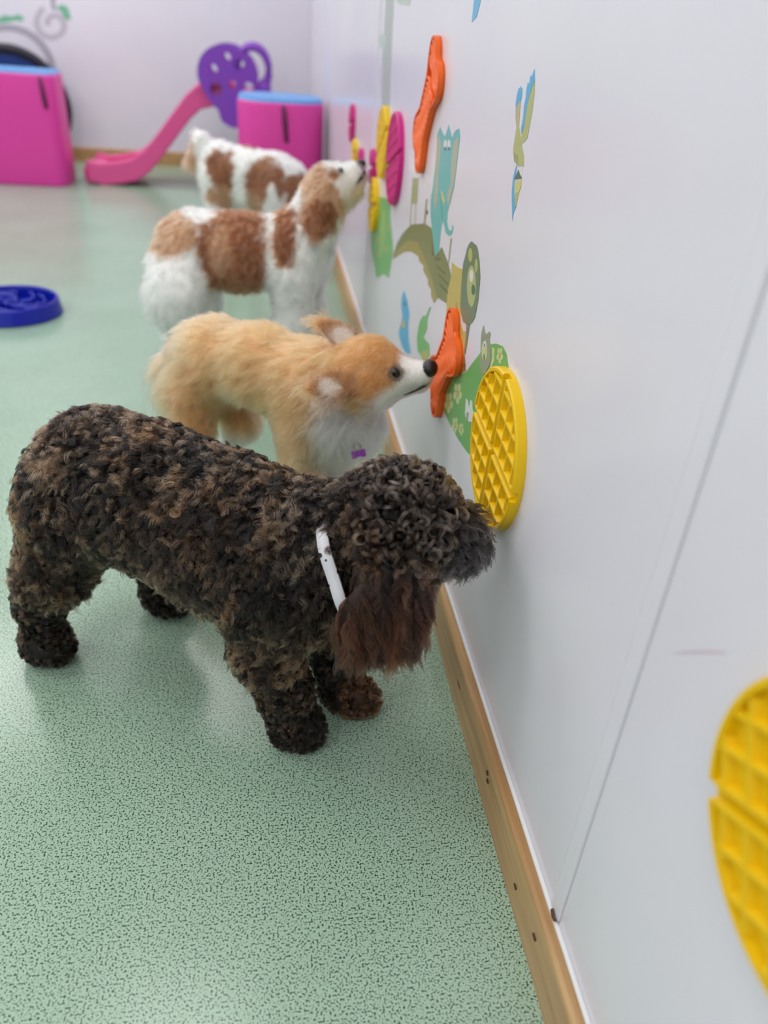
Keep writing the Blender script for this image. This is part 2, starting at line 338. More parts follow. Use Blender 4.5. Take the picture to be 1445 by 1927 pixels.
# white sealant bead where cladding meets the board
bm = bmesh.new()
for i in range(80):
    pass
pth = [(-0.0022, Y0+0.01+(YB-Y0-0.05)*i/160, 0.0912+0.0004*math.sin(i*1.7)) for i in range(161)]
bm_tube(bm, pth, 0.0034, 6)
o = from_bm('trim_5', bm, M_white, smooth=True); struct(o); o['label'] = 'thin white sealant bead above the pine skirting'
WALL_STICKERS = {'parrot_sticker': [('wing', 'sky', 1, [(0.9819, 0.876), (0.9746, 0.8652), (0.9804, 0.8592), (0.9867, 0.8474), (0.9892, 0.8385), (0.9912, 0.8285), (0.9904, 0.8166), (0.9965, 0.8079), (1.0013, 0.8135), (0.999, 0.8248), (1.0022, 0.8374), (0.9996, 0.8465), (1.002, 0.8521), (1.0007, 0.8619), (0.9937, 0.8604), (0.9941, 0.8689), (0.9876, 0.8692)]), ('wing', 'olive', 1, [(0.9737, 0.8643), (0.9689, 0.8534), (0.9673, 0.8364), (0.9691, 0.8168), (0.9707, 0.8063), (0.9843, 0.7992), (0.9935, 0.8011), (0.9943, 0.8082), (0.9893, 0.8148), (0.9902, 0.8266), (0.9887, 0.8375), (0.9861, 0.8465), (0.9798, 0.8583)]), ('wing', 'sky', 1, [(1.0194, 0.855), (1.0166, 0.8473), (1.0184, 0.8412), (1.0285, 0.8374), (1.0349, 0.8318), (1.0385, 0.8366), (1.038, 0.8468), (1.0339, 0.8541), (1.0303, 0.8528), (1.0283, 0.8564), (1.0235, 0.8537)]), ('wing', 'beige_olive', 1, [(1.0181, 0.8407), (1.0162, 0.8303), (1.0102, 0.8126), (1.02, 0.8116), (1.0315, 0.8229), (1.0349, 0.8318), (1.0268, 0.838)]), ('body', 'olive', 2, [(1.02, 0.8116), (1.0083, 0.8128), (0.9916, 0.8014), (0.9853, 0.7939), (0.9743, 0.7872), (0.9683, 0.7767), (0.9857, 0.7732), (0.9969, 0.7748), (1.0103, 0.7761), (1.0211, 0.7874), (1.0207, 0.798)]), ('belly', 'olive_dark', 3, [(1.0154, 0.785), (0.9961, 0.7843), (0.9878, 0.7734), (1.0081, 0.7758)]), ('face', 'white', 2, [(0.9897, 0.7695), (0.9734, 0.7765), (0.9678, 0.7633), (0.9848, 0.7681)]), ('beak', 'forest', 3, [(0.9859, 0.77), (0.9694, 0.7625), (0.9974, 0.7571)]), ('tail', 'sky', 1, [(0.9963, 0.7738), (0.996, 0.7621), (0.9968, 0.7523), (0.9917, 0.7434), (0.983, 0.7319), (0.975, 0.729), (0.9812, 0.7212), (0.982, 0.7111), (0.9948, 0.7297), (1.0016, 0.7417), (1.005, 0.7554), (1.0027, 0.7665)]), ('tail_feather', 'yellow_pale', 2, [(0.9921, 0.7552), (0.9689, 0.7616), (0.9666, 0.7541), (0.972, 0.7457), (0.9873, 0.7431)]), ('tail_feather', 'olive', 2, [(0.987, 0.7426), (0.9729, 0.745), (0.9742, 0.7313), (0.9783, 0.7273)])], 'bird_tail_sticker': [('tail', 'sky', 1, [(1.3248, 0.9213), (1.3262, 0.9424), (1.3273, 0.9746), (1.3326, 1.0365), (1.2999, 1.0338), (1.2874, 0.973), (1.2844, 0.9448), (1.2977, 0.9278)]), ('body', 'olive', 1, [(1.3326, 1.0365), (1.2999, 1.0338), (1.3076, 1.0635), (1.3646, 1.1105), (1.3674, 1.0698)])], 'elephant_sticker': [('body', 'teal', 1, [(1.4844, 0.7664), (1.4603, 0.7592), (1.4354, 0.7564), (1.4159, 0.776), (1.3924, 0.7665), (1.3815, 0.7598), (1.3578, 0.7741), (1.3337, 0.7791), (1.3215, 0.7691), (1.3229, 0.7536), (1.3239, 0.725), (1.3268, 0.6926), (1.3419, 0.6681), (1.355, 0.6516), (1.3534, 0.6348), (1.3328, 0.6248), (1.3092, 0.6284), (1.3083, 0.6398), (1.2992, 0.6362), (1.3064, 0.6234), (1.3279, 0.6158), (1.3544, 0.6157), (1.3755, 0.6259), (1.3884, 0.6276), (1.3941, 0.6086), (1.3941, 0.5859), (1.3866, 0.5647), (1.4022, 0.5545), (1.4509, 0.5551), (1.4754, 0.575), (1.4739, 0.5975), (1.497, 0.6148), (1.51, 0.639), (1.5008, 0.6637), (1.4956, 0.6945), (1.4982, 0.7308), (1.5052, 0.7515)]), ('ear', 'sage', 2, [(1.4849, 0.7523), (1.4609, 0.7382), (1.4576, 0.7174), (1.4612, 0.6938), (1.4511, 0.6675), (1.4453, 0.6492), (1.4572, 0.6319), (1.4774, 0.6449), (1.4806, 0.667), (1.4866, 0.7017), (1.4996, 0.7335), (1.499, 0.7479)]), ('ear', 'sage', 2, [(1.3428, 0.7654), (1.3262, 0.7596), (1.325, 0.7392), (1.3248, 0.7143), (1.3332, 0.6916), (1.3447, 0.6731), (1.3511, 0.658), (1.3662, 0.6651), (1.3719, 0.6753), (1.3524, 0.6939), (1.3607, 0.7089), (1.3657, 0.7311), (1.3614, 0.7555)]), ('eye', 'white', 2, [(1.4154, 0.7464), (1.415, 0.7434), (1.4171, 0.7407), (1.4213, 0.7388), (1.4267, 0.7381), (1.4324, 0.7388), (1.4371, 0.7407), (1.4399, 0.7435), (1.4403, 0.7466), (1.4381, 0.7493), (1.4339, 0.7512), (1.4284, 0.7518), (1.4228, 0.7511), (1.4182, 0.7492)]), ('pupil', 'slate', 3, [(1.4177, 0.7396), (1.4186, 0.7375), (1.4228, 0.7362), (1.4278, 0.7364), (1.4307, 0.738), (1.4298, 0.7401), (1.4256, 0.7414), (1.4206, 0.7412)]), ('eye', 'white', 2, [(1.3855, 0.75), (1.3851, 0.747), (1.3871, 0.7444), (1.3911, 0.7425), (1.3963, 0.7419), (1.4017, 0.7426), (1.4063, 0.7445), (1.409, 0.7472), (1.4094, 0.7502), (1.4074, 0.7529), (1.4033, 0.7547), (1.3981, 0.7553), (1.3927, 0.7546), (1.3882, 0.7527)]), ('pupil', 'slate', 3, [(1.3877, 0.7433), (1.3885, 0.7413), (1.3925, 0.74), (1.3973, 0.7402), (1.4001, 0.7418), (1.3992, 0.7438), (1.3952, 0.7451), (1.3904, 0.7449)]), ('tusk', 'yellow_pale', 2, [(1.424, 0.6707), (1.4122, 0.6712), (1.3829, 0.6606), (1.3882, 0.6561), (1.4145, 0.6607)]), ('trunk_line', 'teal_dark', 2, [(1.4337, 0.6661), (1.4116, 0.6554), (1.3906, 0.6389), (1.3841, 0.6285), (1.3898, 0.6273), (1.4029, 0.6394), (1.4204, 0.6538)])], 'palm_leaf_sticker': [('leaf', 'moss', 1, [(1.9211, 0.4314), (1.8661, 0.4798), (1.7965, 0.5165), (1.698, 0.5574), (1.5442, 0.5912), (1.477, 0.5968), (1.4192, 0.5598), (1.3721, 0.5876), (1.3075, 0.575), (1.2668, 0.5579), (1.272, 0.5249), (1.2896, 0.5131), (1.3934, 0.4953), (1.443, 0.516), (1.5079, 0.5237), (1.6046, 0.5402), (1.7149, 0.5167), (1.8311, 0.4709)]), ('leaf_underside', 'olive_brown', 2, [(1.9055, 0.433), (1.833, 0.4747), (1.7168, 0.5202), (1.606, 0.5429), (1.5239, 0.534), (1.4669, 0.5236), (1.4229, 0.5146), (1.3672, 0.4979), (1.3902, 0.4824), (1.4231, 0.4865), (1.423, 0.4971), (1.4623, 0.4965), (1.4612, 0.5057), (1.5205, 0.5077), (1.5154, 0.5181), (1.5718, 0.5129), (1.5801, 0.5201), (1.6603, 0.51), (1.7534, 0.4876)]), ('leaf_vein', 'moss_dark', 2, [(1.4047, 0.5501), (1.3211, 0.5556), (1.3236, 0.5511), (1.4076, 0.5453)]), ('leaf_vein', 'moss_dark', 2, [(1.3732, 0.5417), (1.284, 0.5468), (1.2863, 0.5424), (1.3759, 0.537)]), ('leaf_vein', 'moss_dark', 2, [(1.4176, 0.5569), (1.3704, 0.5687), (1.3731, 0.5641), (1.4206, 0.5521)]), ('leaf_vein', 'moss_dark', 2, [(1.3576, 0.5294), (1.2849, 0.5339), (1.2872, 0.5294), (1.3603, 0.5246)])], 'lion_sticker': [('body', 'mustard', 2, [(1.2816, 0.5847), (1.2453, 0.5865), (1.2061, 0.5923), (1.1994, 0.5677), (1.1897, 0.5377), (1.1783, 0.5171), (1.1537, 0.5102), (1.1412, 0.5144), (1.1269, 0.4863), (1.1467, 0.4601), (1.1811, 0.4436), (1.2129, 0.4738), (1.2804, 0.4964), (1.2918, 0.5319), (1.2765, 0.5614)]), ('mane', 'moss_grey', 3, [(1.1692, 0.6436), (1.1392, 0.6446), (1.1295, 0.6421), (1.1134, 0.6301), (1.0966, 0.6104), (1.0944, 0.6003), (1.0909, 0.5795), (1.0949, 0.5588), (1.098, 0.5493), (1.1103, 0.5381), (1.1251, 0.5303), (1.1423, 0.526), (1.1608, 0.5229), (1.1781, 0.5293), (1.1897, 0.5377), (1.1994, 0.5677), (1.2044, 0.6014), (1.197, 0.6147), (1.192, 0.6272), (1.181, 0.6376)]), ('face', 'olive', 4, [(1.1114, 0.5927), (1.1074, 0.5805), (1.1091, 0.5691), (1.1163, 0.5608), (1.1277, 0.5572), (1.1412, 0.5593), (1.1539, 0.5667), (1.1633, 0.578), (1.1673, 0.5908), (1.1652, 0.6024), (1.1574, 0.6104), (1.1457, 0.6135), (1.1325, 0.611), (1.1203, 0.6036)]), ('eye', 'white', 5, [(1.1324, 0.6021), (1.1318, 0.5967), (1.1354, 0.5922), (1.1421, 0.5904), (1.1493, 0.5919), (1.1541, 0.5962), (1.1547, 0.6016), (1.1509, 0.6061), (1.1442, 0.6078), (1.1371, 0.6063)]), ('pupil', 'forest', 6, [(1.1132, 0.5873), (1.1126, 0.5825), (1.1159, 0.5786), (1.1217, 0.5768), (1.128, 0.578), (1.1322, 0.5818), (1.1327, 0.5866), (1.1294, 0.5906), (1.1235, 0.5922), (1.1173, 0.591)]), ('ear', 'olive_light', 4, [(1.1539, 0.6273), (1.1532, 0.6213), (1.1573, 0.6165), (1.1649, 0.6146), (1.1729, 0.6164), (1.1783, 0.6213), (1.179, 0.6273), (1.1747, 0.6322), (1.1671, 0.634), (1.1592, 0.6321)]), ('ear', 'olive_light', 4, [(1.1156, 0.6215), (1.1143, 0.6158), (1.1166, 0.6115), (1.1217, 0.6101), (1.1277, 0.6123), (1.1323, 0.6172), (1.1337, 0.6229), (1.1313, 0.6272), (1.1261, 0.6285), (1.1201, 0.6263)]), ('tail', 'moss_grey', 3, [(1.1401, 0.5268), (1.1203, 0.5333), (1.122, 0.5062), (1.1244, 0.4842), (1.1325, 0.4842), (1.1325, 0.5085)]), ('fur_mark', 'olive_brown', 3, [(1.2593, 0.5161), (1.25, 0.519), (1.2345, 0.5048), (1.2437, 0.5019)]), ('fur_mark', 'olive_brown', 3, [(1.2307, 0.5061), (1.2217, 0.509), (1.2066, 0.4951), (1.2154, 0.4921)]), ('fur_mark', 'olive_brown', 3, [(1.2233, 0.5334), (1.2146, 0.5361), (1.1997, 0.5224), (1.2083, 0.5196)]), ('fur_mark', 'olive_brown', 3, [(1.1964, 0.5111), (1.1879, 0.5139), (1.1733, 0.5003), (1.1816, 0.4975)]), ('fur_mark', 'olive_brown', 3, [(1.2062, 0.489), (1.1975, 0.492), (1.1826, 0.4783), (1.1911, 0.4752)])], 'tree_trunk_sticker': [('trunk', 'bark', 1, [(1.266, 0.514), (1.1787, 0.4922), (1.1325, 0.4842), (1.1095, 0.4623), (1.2085, 0.4094), (1.2298, 0.4041), (1.2092, 0.4392), (1.2283, 0.4683)]), ('bark_line', 'bark_dark', 2, [(1.2081, 0.423), (1.1166, 0.4703), (1.1141, 0.4682), (1.2075, 0.4192)])], 'hill_sticker': [('hill', 'grass_green', 1, [(1.2506, 0.3494), (1.2371, 0.3872), (1.2028, 0.4134), (1.1066, 0.4619), (1.0721, 0.492), (1.0395, 0.5188), (1.0033, 0.5431), (0.9739, 0.555), (0.9437, 0.5621), (0.9235, 0.5594), (0.9077, 0.5477), (0.8944, 0.5354), (0.8688, 0.4951), (0.8822, 0.4619), (0.9669, 0.3895), (1.0026, 0.3675), (1.0408, 0.3555), (1.0986, 0.3475), (1.1718, 0.3427), (1.226, 0.3424)]), ('petal', 'cream_yellow', 2, [(1.1623, 0.3813), (1.1629, 0.3757), (1.1693, 0.3706), (1.1777, 0.369), (1.1832, 0.3719), (1.1825, 0.3776), (1.176, 0.3827), (1.1676, 0.3842)]), ('petal', 'cream_yellow', 2, [(1.1757, 0.366), (1.1765, 0.3603), (1.183, 0.355), (1.1917, 0.3533), (1.1973, 0.3562), (1.1965, 0.362), (1.1898, 0.3673), (1.1812, 0.3689)]), ('petal', 'cream_yellow', 2, [(1.1981, 0.3648), (1.1989, 0.359), (1.2057, 0.3537), (1.2146, 0.3519), (1.2204, 0.3549), (1.2195, 0.3608), (1.2126, 0.3661), (1.2037, 0.3678)]), ('petal', 'cream_yellow', 2, [(1.1979, 0.3798), (1.1987, 0.374), (1.2055, 0.3688), (1.2143, 0.3671), (1.22, 0.3701), (1.2191, 0.3759), (1.2123, 0.3812), (1.2035, 0.3827)]), ('petal', 'cream_yellow', 2, [(1.1756, 0.3897), (1.1764, 0.3841), (1.1829, 0.379), (1.1914, 0.3775), (1.1969, 0.3804), (1.1961, 0.3861), (1.1895, 0.3912), (1.1811, 0.3926)]), ('flower_centre', 'mustard', 3, [(1.1848, 0.375), (1.1855, 0.3711), (1.1902, 0.3674), (1.1964, 0.3662), (1.2003, 0.3682), (1.1996, 0.3721), (1.1948, 0.3758), (1.1887, 0.377)]), ('petal', 'cream_yellow', 2, [(1.1133, 0.4194), (1.1139, 0.4141), (1.1196, 0.4095), (1.1274, 0.4082), (1.1325, 0.4111), (1.1319, 0.4164), (1.126, 0.421), (1.1183, 0.4222)]), ('petal', 'cream_yellow', 2, [(1.1255, 0.4054), (1.126, 0.4), (1.132, 0.3953), (1.1399, 0.3939), (1.1451, 0.3967), (1.1445, 0.4021), (1.1384, 0.4069), (1.1306, 0.4082)]), ('petal', 'cream_yellow', 2, [(1.1461, 0.4048), (1.1467, 0.3994), (1.1528, 0.3945), (1.161, 0.3931), (1.1663, 0.396), (1.1656, 0.4015), (1.1594, 0.4064), (1.1513, 0.4077)]), ('petal', 'cream_yellow', 2, [(1.1462, 0.4188), (1.1468, 0.4134), (1.1529, 0.4087), (1.161, 0.4074), (1.1663, 0.4103), (1.1656, 0.4157), (1.1594, 0.4204), (1.1513, 0.4217)]), ('petal', 'cream_yellow', 2, [(1.1258, 0.4276), (1.1264, 0.4223), (1.1323, 0.4177), (1.1401, 0.4165), (1.1453, 0.4194), (1.1447, 0.4247), (1.1387, 0.4293), (1.1309, 0.4305)]), ('flower_centre', 'mustard', 3, [(1.134, 0.4141), (1.1345, 0.4104), (1.1388, 0.4071), (1.1445, 0.4061), (1.1481, 0.408), (1.1476, 0.4117), (1.1432, 0.415), (1.1376, 0.416)]), ('petal', 'cream_yellow', 2, [(1.1102, 0.3659), (1.1106, 0.3618), (1.115, 0.3581), (1.1209, 0.3568), (1.1248, 0.3589), (1.1243, 0.3631), (1.1199, 0.3669), (1.114, 0.368)]), ('petal', 'cream_yellow', 2, [(1.1194, 0.3547), (1.1199, 0.3505), (1.1244, 0.3466), (1.1303, 0.3454), (1.1343, 0.3475), (1.1338, 0.3517), (1.1293, 0.3555), (1.1233, 0.3568)]), ('petal', 'cream_yellow', 2, [(1.135, 0.3537), (1.1355, 0.3495), (1.1401, 0.3456), (1.1462, 0.3443), (1.1502, 0.3464), (1.1497, 0.3507), (1.1451, 0.3546), (1.139, 0.3558)]), ('petal', 'cream_yellow', 2, [(1.1352, 0.3646), (1.1356, 0.3604), (1.1402, 0.3565), (1.1463, 0.3553), (1.1503, 0.3574), (1.1498, 0.3617), (1.1451, 0.3655), (1.1391, 0.3667)]), ('petal', 'cream_yellow', 2, [(1.1198, 0.372), (1.1202, 0.3679), (1.1246, 0.3641), (1.1306, 0.363), (1.1345, 0.3651), (1.134, 0.3692), (1.1295, 0.373), (1.1236, 0.3741)]), ('flower_centre', 'mustard', 3, [(1.1259, 0.3612), (1.1263, 0.3583), (1.1296, 0.3556), (1.1338, 0.3547), (1.1366, 0.3561), (1.1362, 0.359), (1.1329, 0.3617), (1.1287, 0.3626)]), ('petal', 'cream_yellow', 2, [(1.0756, 0.376), (1.0758, 0.3728), (1.0791, 0.3699), (1.0836, 0.369), (1.0865, 0.3707), (1.0863, 0.3739), (1.0829, 0.3768), (1.0785, 0.3776)]), ('petal', 'cream_yellow', 2, [(1.0825, 0.3673), (1.0827, 0.3641), (1.0861, 0.3612), (1.0906, 0.3602), (1.0936, 0.3619), (1.0933, 0.3651), (1.0899, 0.3681), (1.0854, 0.369)]), ('petal', 'cream_yellow', 2, [(1.0942, 0.3667), (1.0945, 0.3635), (1.0979, 0.3605), (1.1025, 0.3595), (1.1056, 0.3612), (1.1052, 0.3645), (1.1018, 0.3674), (1.0972, 0.3683)]), ('petal', 'cream_yellow', 2, [(1.0945, 0.3751), (1.0948, 0.3719), (1.0982, 0.3689), (1.1027, 0.368), (1.1058, 0.3697), (1.1054, 0.3729), (1.102, 0.3758), (1.0975, 0.3767)]), ('petal', 'cream_yellow', 2, [(1.0829, 0.3808), (1.0832, 0.3776), (1.0865, 0.3747), (1.091, 0.3738), (1.094, 0.3754), (1.0937, 0.3787), (1.0903, 0.3815), (1.0859, 0.3824)]), ('flower_centre', 'mustard', 3, [(1.0875, 0.3724), (1.0877, 0.3702), (1.0901, 0.3682), (1.0933, 0.3675), (1.0954, 0.3686), (1.0952, 0.3708), (1.0927, 0.3729), (1.0895, 0.3735)]), ('petal', 'cream_yellow', 2, [(0.9353, 0.5508), (0.9354, 0.5477), (0.9383, 0.5454), (0.9424, 0.5451), (0.9453, 0.547), (0.9452, 0.55), (0.9423, 0.5524), (0.9382, 0.5527)]), ('petal', 'cream_yellow', 2, [(0.9412, 0.5433), (0.9413, 0.5403), (0.9442, 0.5379), (0.9484, 0.5375), (0.9513, 0.5395), (0.9512, 0.5425), (0.9483, 0.5449), (0.9441, 0.5453)]), ('petal', 'cream_yellow', 2, [(0.9522, 0.5442), (0.9523, 0.5411), (0.9553, 0.5387), (0.9595, 0.5383), (0.9625, 0.5403), (0.9624, 0.5434), (0.9593, 0.5458), (0.9551, 0.5461)]), ('petal', 'cream_yellow', 2, [(0.953, 0.5522), (0.953, 0.5492), (0.956, 0.5468), (0.9603, 0.5465), (0.9632, 0.5484), (0.9631, 0.5515), (0.9601, 0.5539), (0.9559, 0.5542)]), ('petal', 'cream_yellow', 2, [(0.9425, 0.5562), (0.9425, 0.5532), (0.9455, 0.5509), (0.9496, 0.5506), (0.9525, 0.5525), (0.9525, 0.5555), (0.9495, 0.5579), (0.9454, 0.5582)]), ('flower_centre', 'mustard', 3, [(0.9462, 0.5488), (0.9463, 0.5467), (0.9485, 0.545), (0.9514, 0.5448), (0.9535, 0.5461), (0.9534, 0.5482), (0.9512, 0.5499), (0.9483, 0.5501)])], 'rabbit_sticker': [('body', 'white', 4, [(1.0863, 0.4252), (1.0763, 0.4265), (1.061, 0.4177), (1.06, 0.4343), (1.0513, 0.4369), (1.0428, 0.426), (1.0255, 0.4217), (1.0279, 0.4129), (1.0641, 0.3973), (1.0792, 0.403)]), ('paw', 'grey_green', 5, [(1.07, 0.4104), (1.0591, 0.4142), (1.0565, 0.4002), (1.0675, 0.3963)])], 'monkey_sticker': [('body', 'grey_green', 4, [(1.0437, 0.5567), (1.0309, 0.5496), (1.022, 0.5514), (1.0131, 0.5585), (1.0065, 0.5581), (1.0071, 0.5498), (0.9925, 0.5389), (0.9863, 0.5223), (0.9971, 0.5071), (1.0092, 0.4952), (1.0238, 0.495), (1.0374, 0.5111), (1.0447, 0.5281), (1.0497, 0.5431)]), ('face', 'cream_yellow', 5, [(1.0078, 0.5319), (1.0063, 0.5254), (1.0088, 0.5192), (1.0147, 0.515), (1.0225, 0.5139), (1.0301, 0.5164), (1.0354, 0.5217), (1.0369, 0.5285), (1.0342, 0.5347), (1.0281, 0.5388), (1.0203, 0.5397), (1.0129, 0.5372)]), ('eye', 'white', 6, [(1.0165, 0.5378), (1.0164, 0.5336), (1.0201, 0.5304), (1.0255, 0.5302), (1.0294, 0.5331), (1.0295, 0.5374), (1.0257, 0.5405), (1.0204, 0.5406)]), ('pupil', 'slate', 7, [(1.0198, 0.5358), (1.0197, 0.5339), (1.0212, 0.5325), (1.0236, 0.5325), (1.0253, 0.5338), (1.0254, 0.5357), (1.0238, 0.5371), (1.0215, 0.5371)]), ('muzzle', 'moss_grey', 6, [(1.0126, 0.5211), (1.0123, 0.5176), (1.0148, 0.5152), (1.0188, 0.5152), (1.0217, 0.5176), (1.022, 0.521), (1.0195, 0.5235), (1.0156, 0.5235)]), ('tail', 'cream_yellow', 4, [(0.9884, 0.5445), (0.9763, 0.5449), (0.9705, 0.5311), (0.9782, 0.5173), (0.9838, 0.5178), (0.9792, 0.5319)])], 'crocodile_sticker': [('body', 'leaf_green', 1, [(2.2732, 0.5121), (1.993, 0.5554), (2.0056, 0.518), (1.9573, 0.4862), (1.9172, 0.4535), (1.9325, 0.4071), (1.9555, 0.3725), (1.9956, 0.3683), (2.0362, 0.3619), (2.0833, 0.3469), (2.1645, 0.3152), (2.2039, 0.3118), (2.2356, 0.3333), (2.3067, 0.3455), (2.3707, 0.3837), (2.3412, 0.4152), (2.2798, 0.4641)]), ('belly', 'leaf_light', 2, [(2.1601, 0.4988), (2.0757, 0.5085), (2.0592, 0.442), (2.0867, 0.3902), (2.1646, 0.3945), (2.1736, 0.4507)]), ('spot', 'olive_light', 3, [(2.1342, 0.3878), (2.1382, 0.3801), (2.154, 0.3734), (2.1726, 0.3716), (2.1829, 0.3758), (2.1786, 0.3836), (2.1625, 0.3903), (2.1442, 0.392)]), ('spot', 'olive_light', 3, [(2.1857, 0.4132), (2.19, 0.4055), (2.2064, 0.3989), (2.2257, 0.3973), (2.2363, 0.4016), (2.2318, 0.4094), (2.215, 0.416), (2.196, 0.4175)]), ('spot', 'olive_light', 3, [(1.9972, 0.4344), (2.0005, 0.4275), (2.0142, 0.4216), (2.0305, 0.4202), (2.0397, 0.4243), (2.0362, 0.4314), (2.0222, 0.4373), (2.0061, 0.4385)]), ('spot', 'olive_light', 3, [(1.9924, 0.4892), (1.9956, 0.4825), (2.0091, 0.4771), (2.0251, 0.4762), (2.0341, 0.4803), (2.0307, 0.4871), (2.017, 0.4925), (2.0011, 0.4933)])], 'snake_sticker': [('body', 'sky', 1, [(1.719, 0.4115), (1.6693, 0.4052), (1.625, 0.3859), (1.6334, 0.3623), (1.6157, 0.3388), (1.5735, 0.3176), (1.6259, 0.2972), (1.6931, 0.2915), (1.7487, 0.3012), (1.7177, 0.3386), (1.7113, 0.3538), (1.7409, 0.3662), (1.7432, 0.3873)]), ('spot', 'mustard', 2, [(1.6668, 0.349), (1.6683, 0.3429), (1.6774, 0.3364), (1.6906, 0.3319), (1.7031, 0.3311), (1.7098, 0.3346), (1.7082, 0.3408), (1.6988, 0.3474), (1.6855, 0.3518), (1.6733, 0.3524)]), ('tongue', 'forest', 2, [(1.6785, 0.392), (1.6803, 0.3879), (1.6879, 0.384), (1.697, 0.3827), (1.7021, 0.3847), (1.7003, 0.3889), (1.6925, 0.3927), (1.6835, 0.394)])], 'cactus_sticker': [('plant', 'leaf_green', 1, [(1.4792, 0.4308), (1.4337, 0.4436), (1.4306, 0.4188), (1.4556, 0.395), (1.3966, 0.4009), (1.3815, 0.3841), (1.4393, 0.3565), (1.5024, 0.3487), (1.5237, 0.3711), (1.5106, 0.4071)]), ('antenna', 'leaf_green', 2, [(1.4527, 0.4367), (1.4267, 0.464), (1.4129, 0.4676), (1.4341, 0.4405)]), ('pot', 'olive_light', 2, [(1.4673, 0.3597), (1.3949, 0.3904), (1.3915, 0.369), (1.4439, 0.3489)])], 'vine_sticker': [('stem', 'sage_olive', 1, [(1.7221, 0.6458), (1.6547, 0.6563), (1.6467, 0.6091), (1.7211, 0.5954)]), ('tendril', 'sage_olive', 1, [(1.7157, 0.5964), (1.7082, 0.5977), (1.7012, 0.5578), (1.7119, 0.5556)]), ('tendril', 'sage_olive', 1, [(1.6667, 0.6054), (1.6586, 0.6069), (1.6473, 0.569), (1.6554, 0.5673)]), ('tendril', 'grey_green', 1, [(1.5571, 0.6336), (1.5413, 0.6365), (1.5417, 0.5905), (1.5577, 0.5871)]), ('leaf', 'moss_grey', 2, [(1.5228, 0.6161), (1.5238, 0.6133), (1.529, 0.6106), (1.5365, 0.6092), (1.5434, 0.6094), (1.5471, 0.6114), (1.546, 0.6142), (1.5407, 0.6169), (1.5332, 0.6183), (1.5263, 0.618)]), ('tendril', 'grey_green', 1, [(1.3114, 0.6166), (1.301, 0.6175), (1.3047, 0.5763), (1.312, 0.5759)])], 'trunk_sticker': [('trunk', 'pale_sage', 1, [(2.2443, 1.1238), (2.3815, 1.1361), (2.3168, 0.9697), (2.315, 0.8425), (2.2731, 0.7163), (2.1243, 0.7294), (2.1564, 0.8477), (2.1719, 0.9667)]), ('leaf', 'pale_green', 2, [(2.1362, 0.9659), (1.9113, 0.9796), (1.9319, 0.9522), (2.0722, 0.9565)]), ('leaf', 'pale_green', 2, [(2.4338, 0.9004), (2.2561, 0.8905), (2.2821, 0.8612), (2.4448, 0.8757)])], 'scratch_mark': [('scratch', 'scratch', 1, [(0.4105, 0.5128), (0.3926, 0.5301), (0.3769, 0.5447), (0.3589, 0.5599), (0.3587, 0.5595), (0.3766, 0.5442), (0.3923, 0.5296)])]}
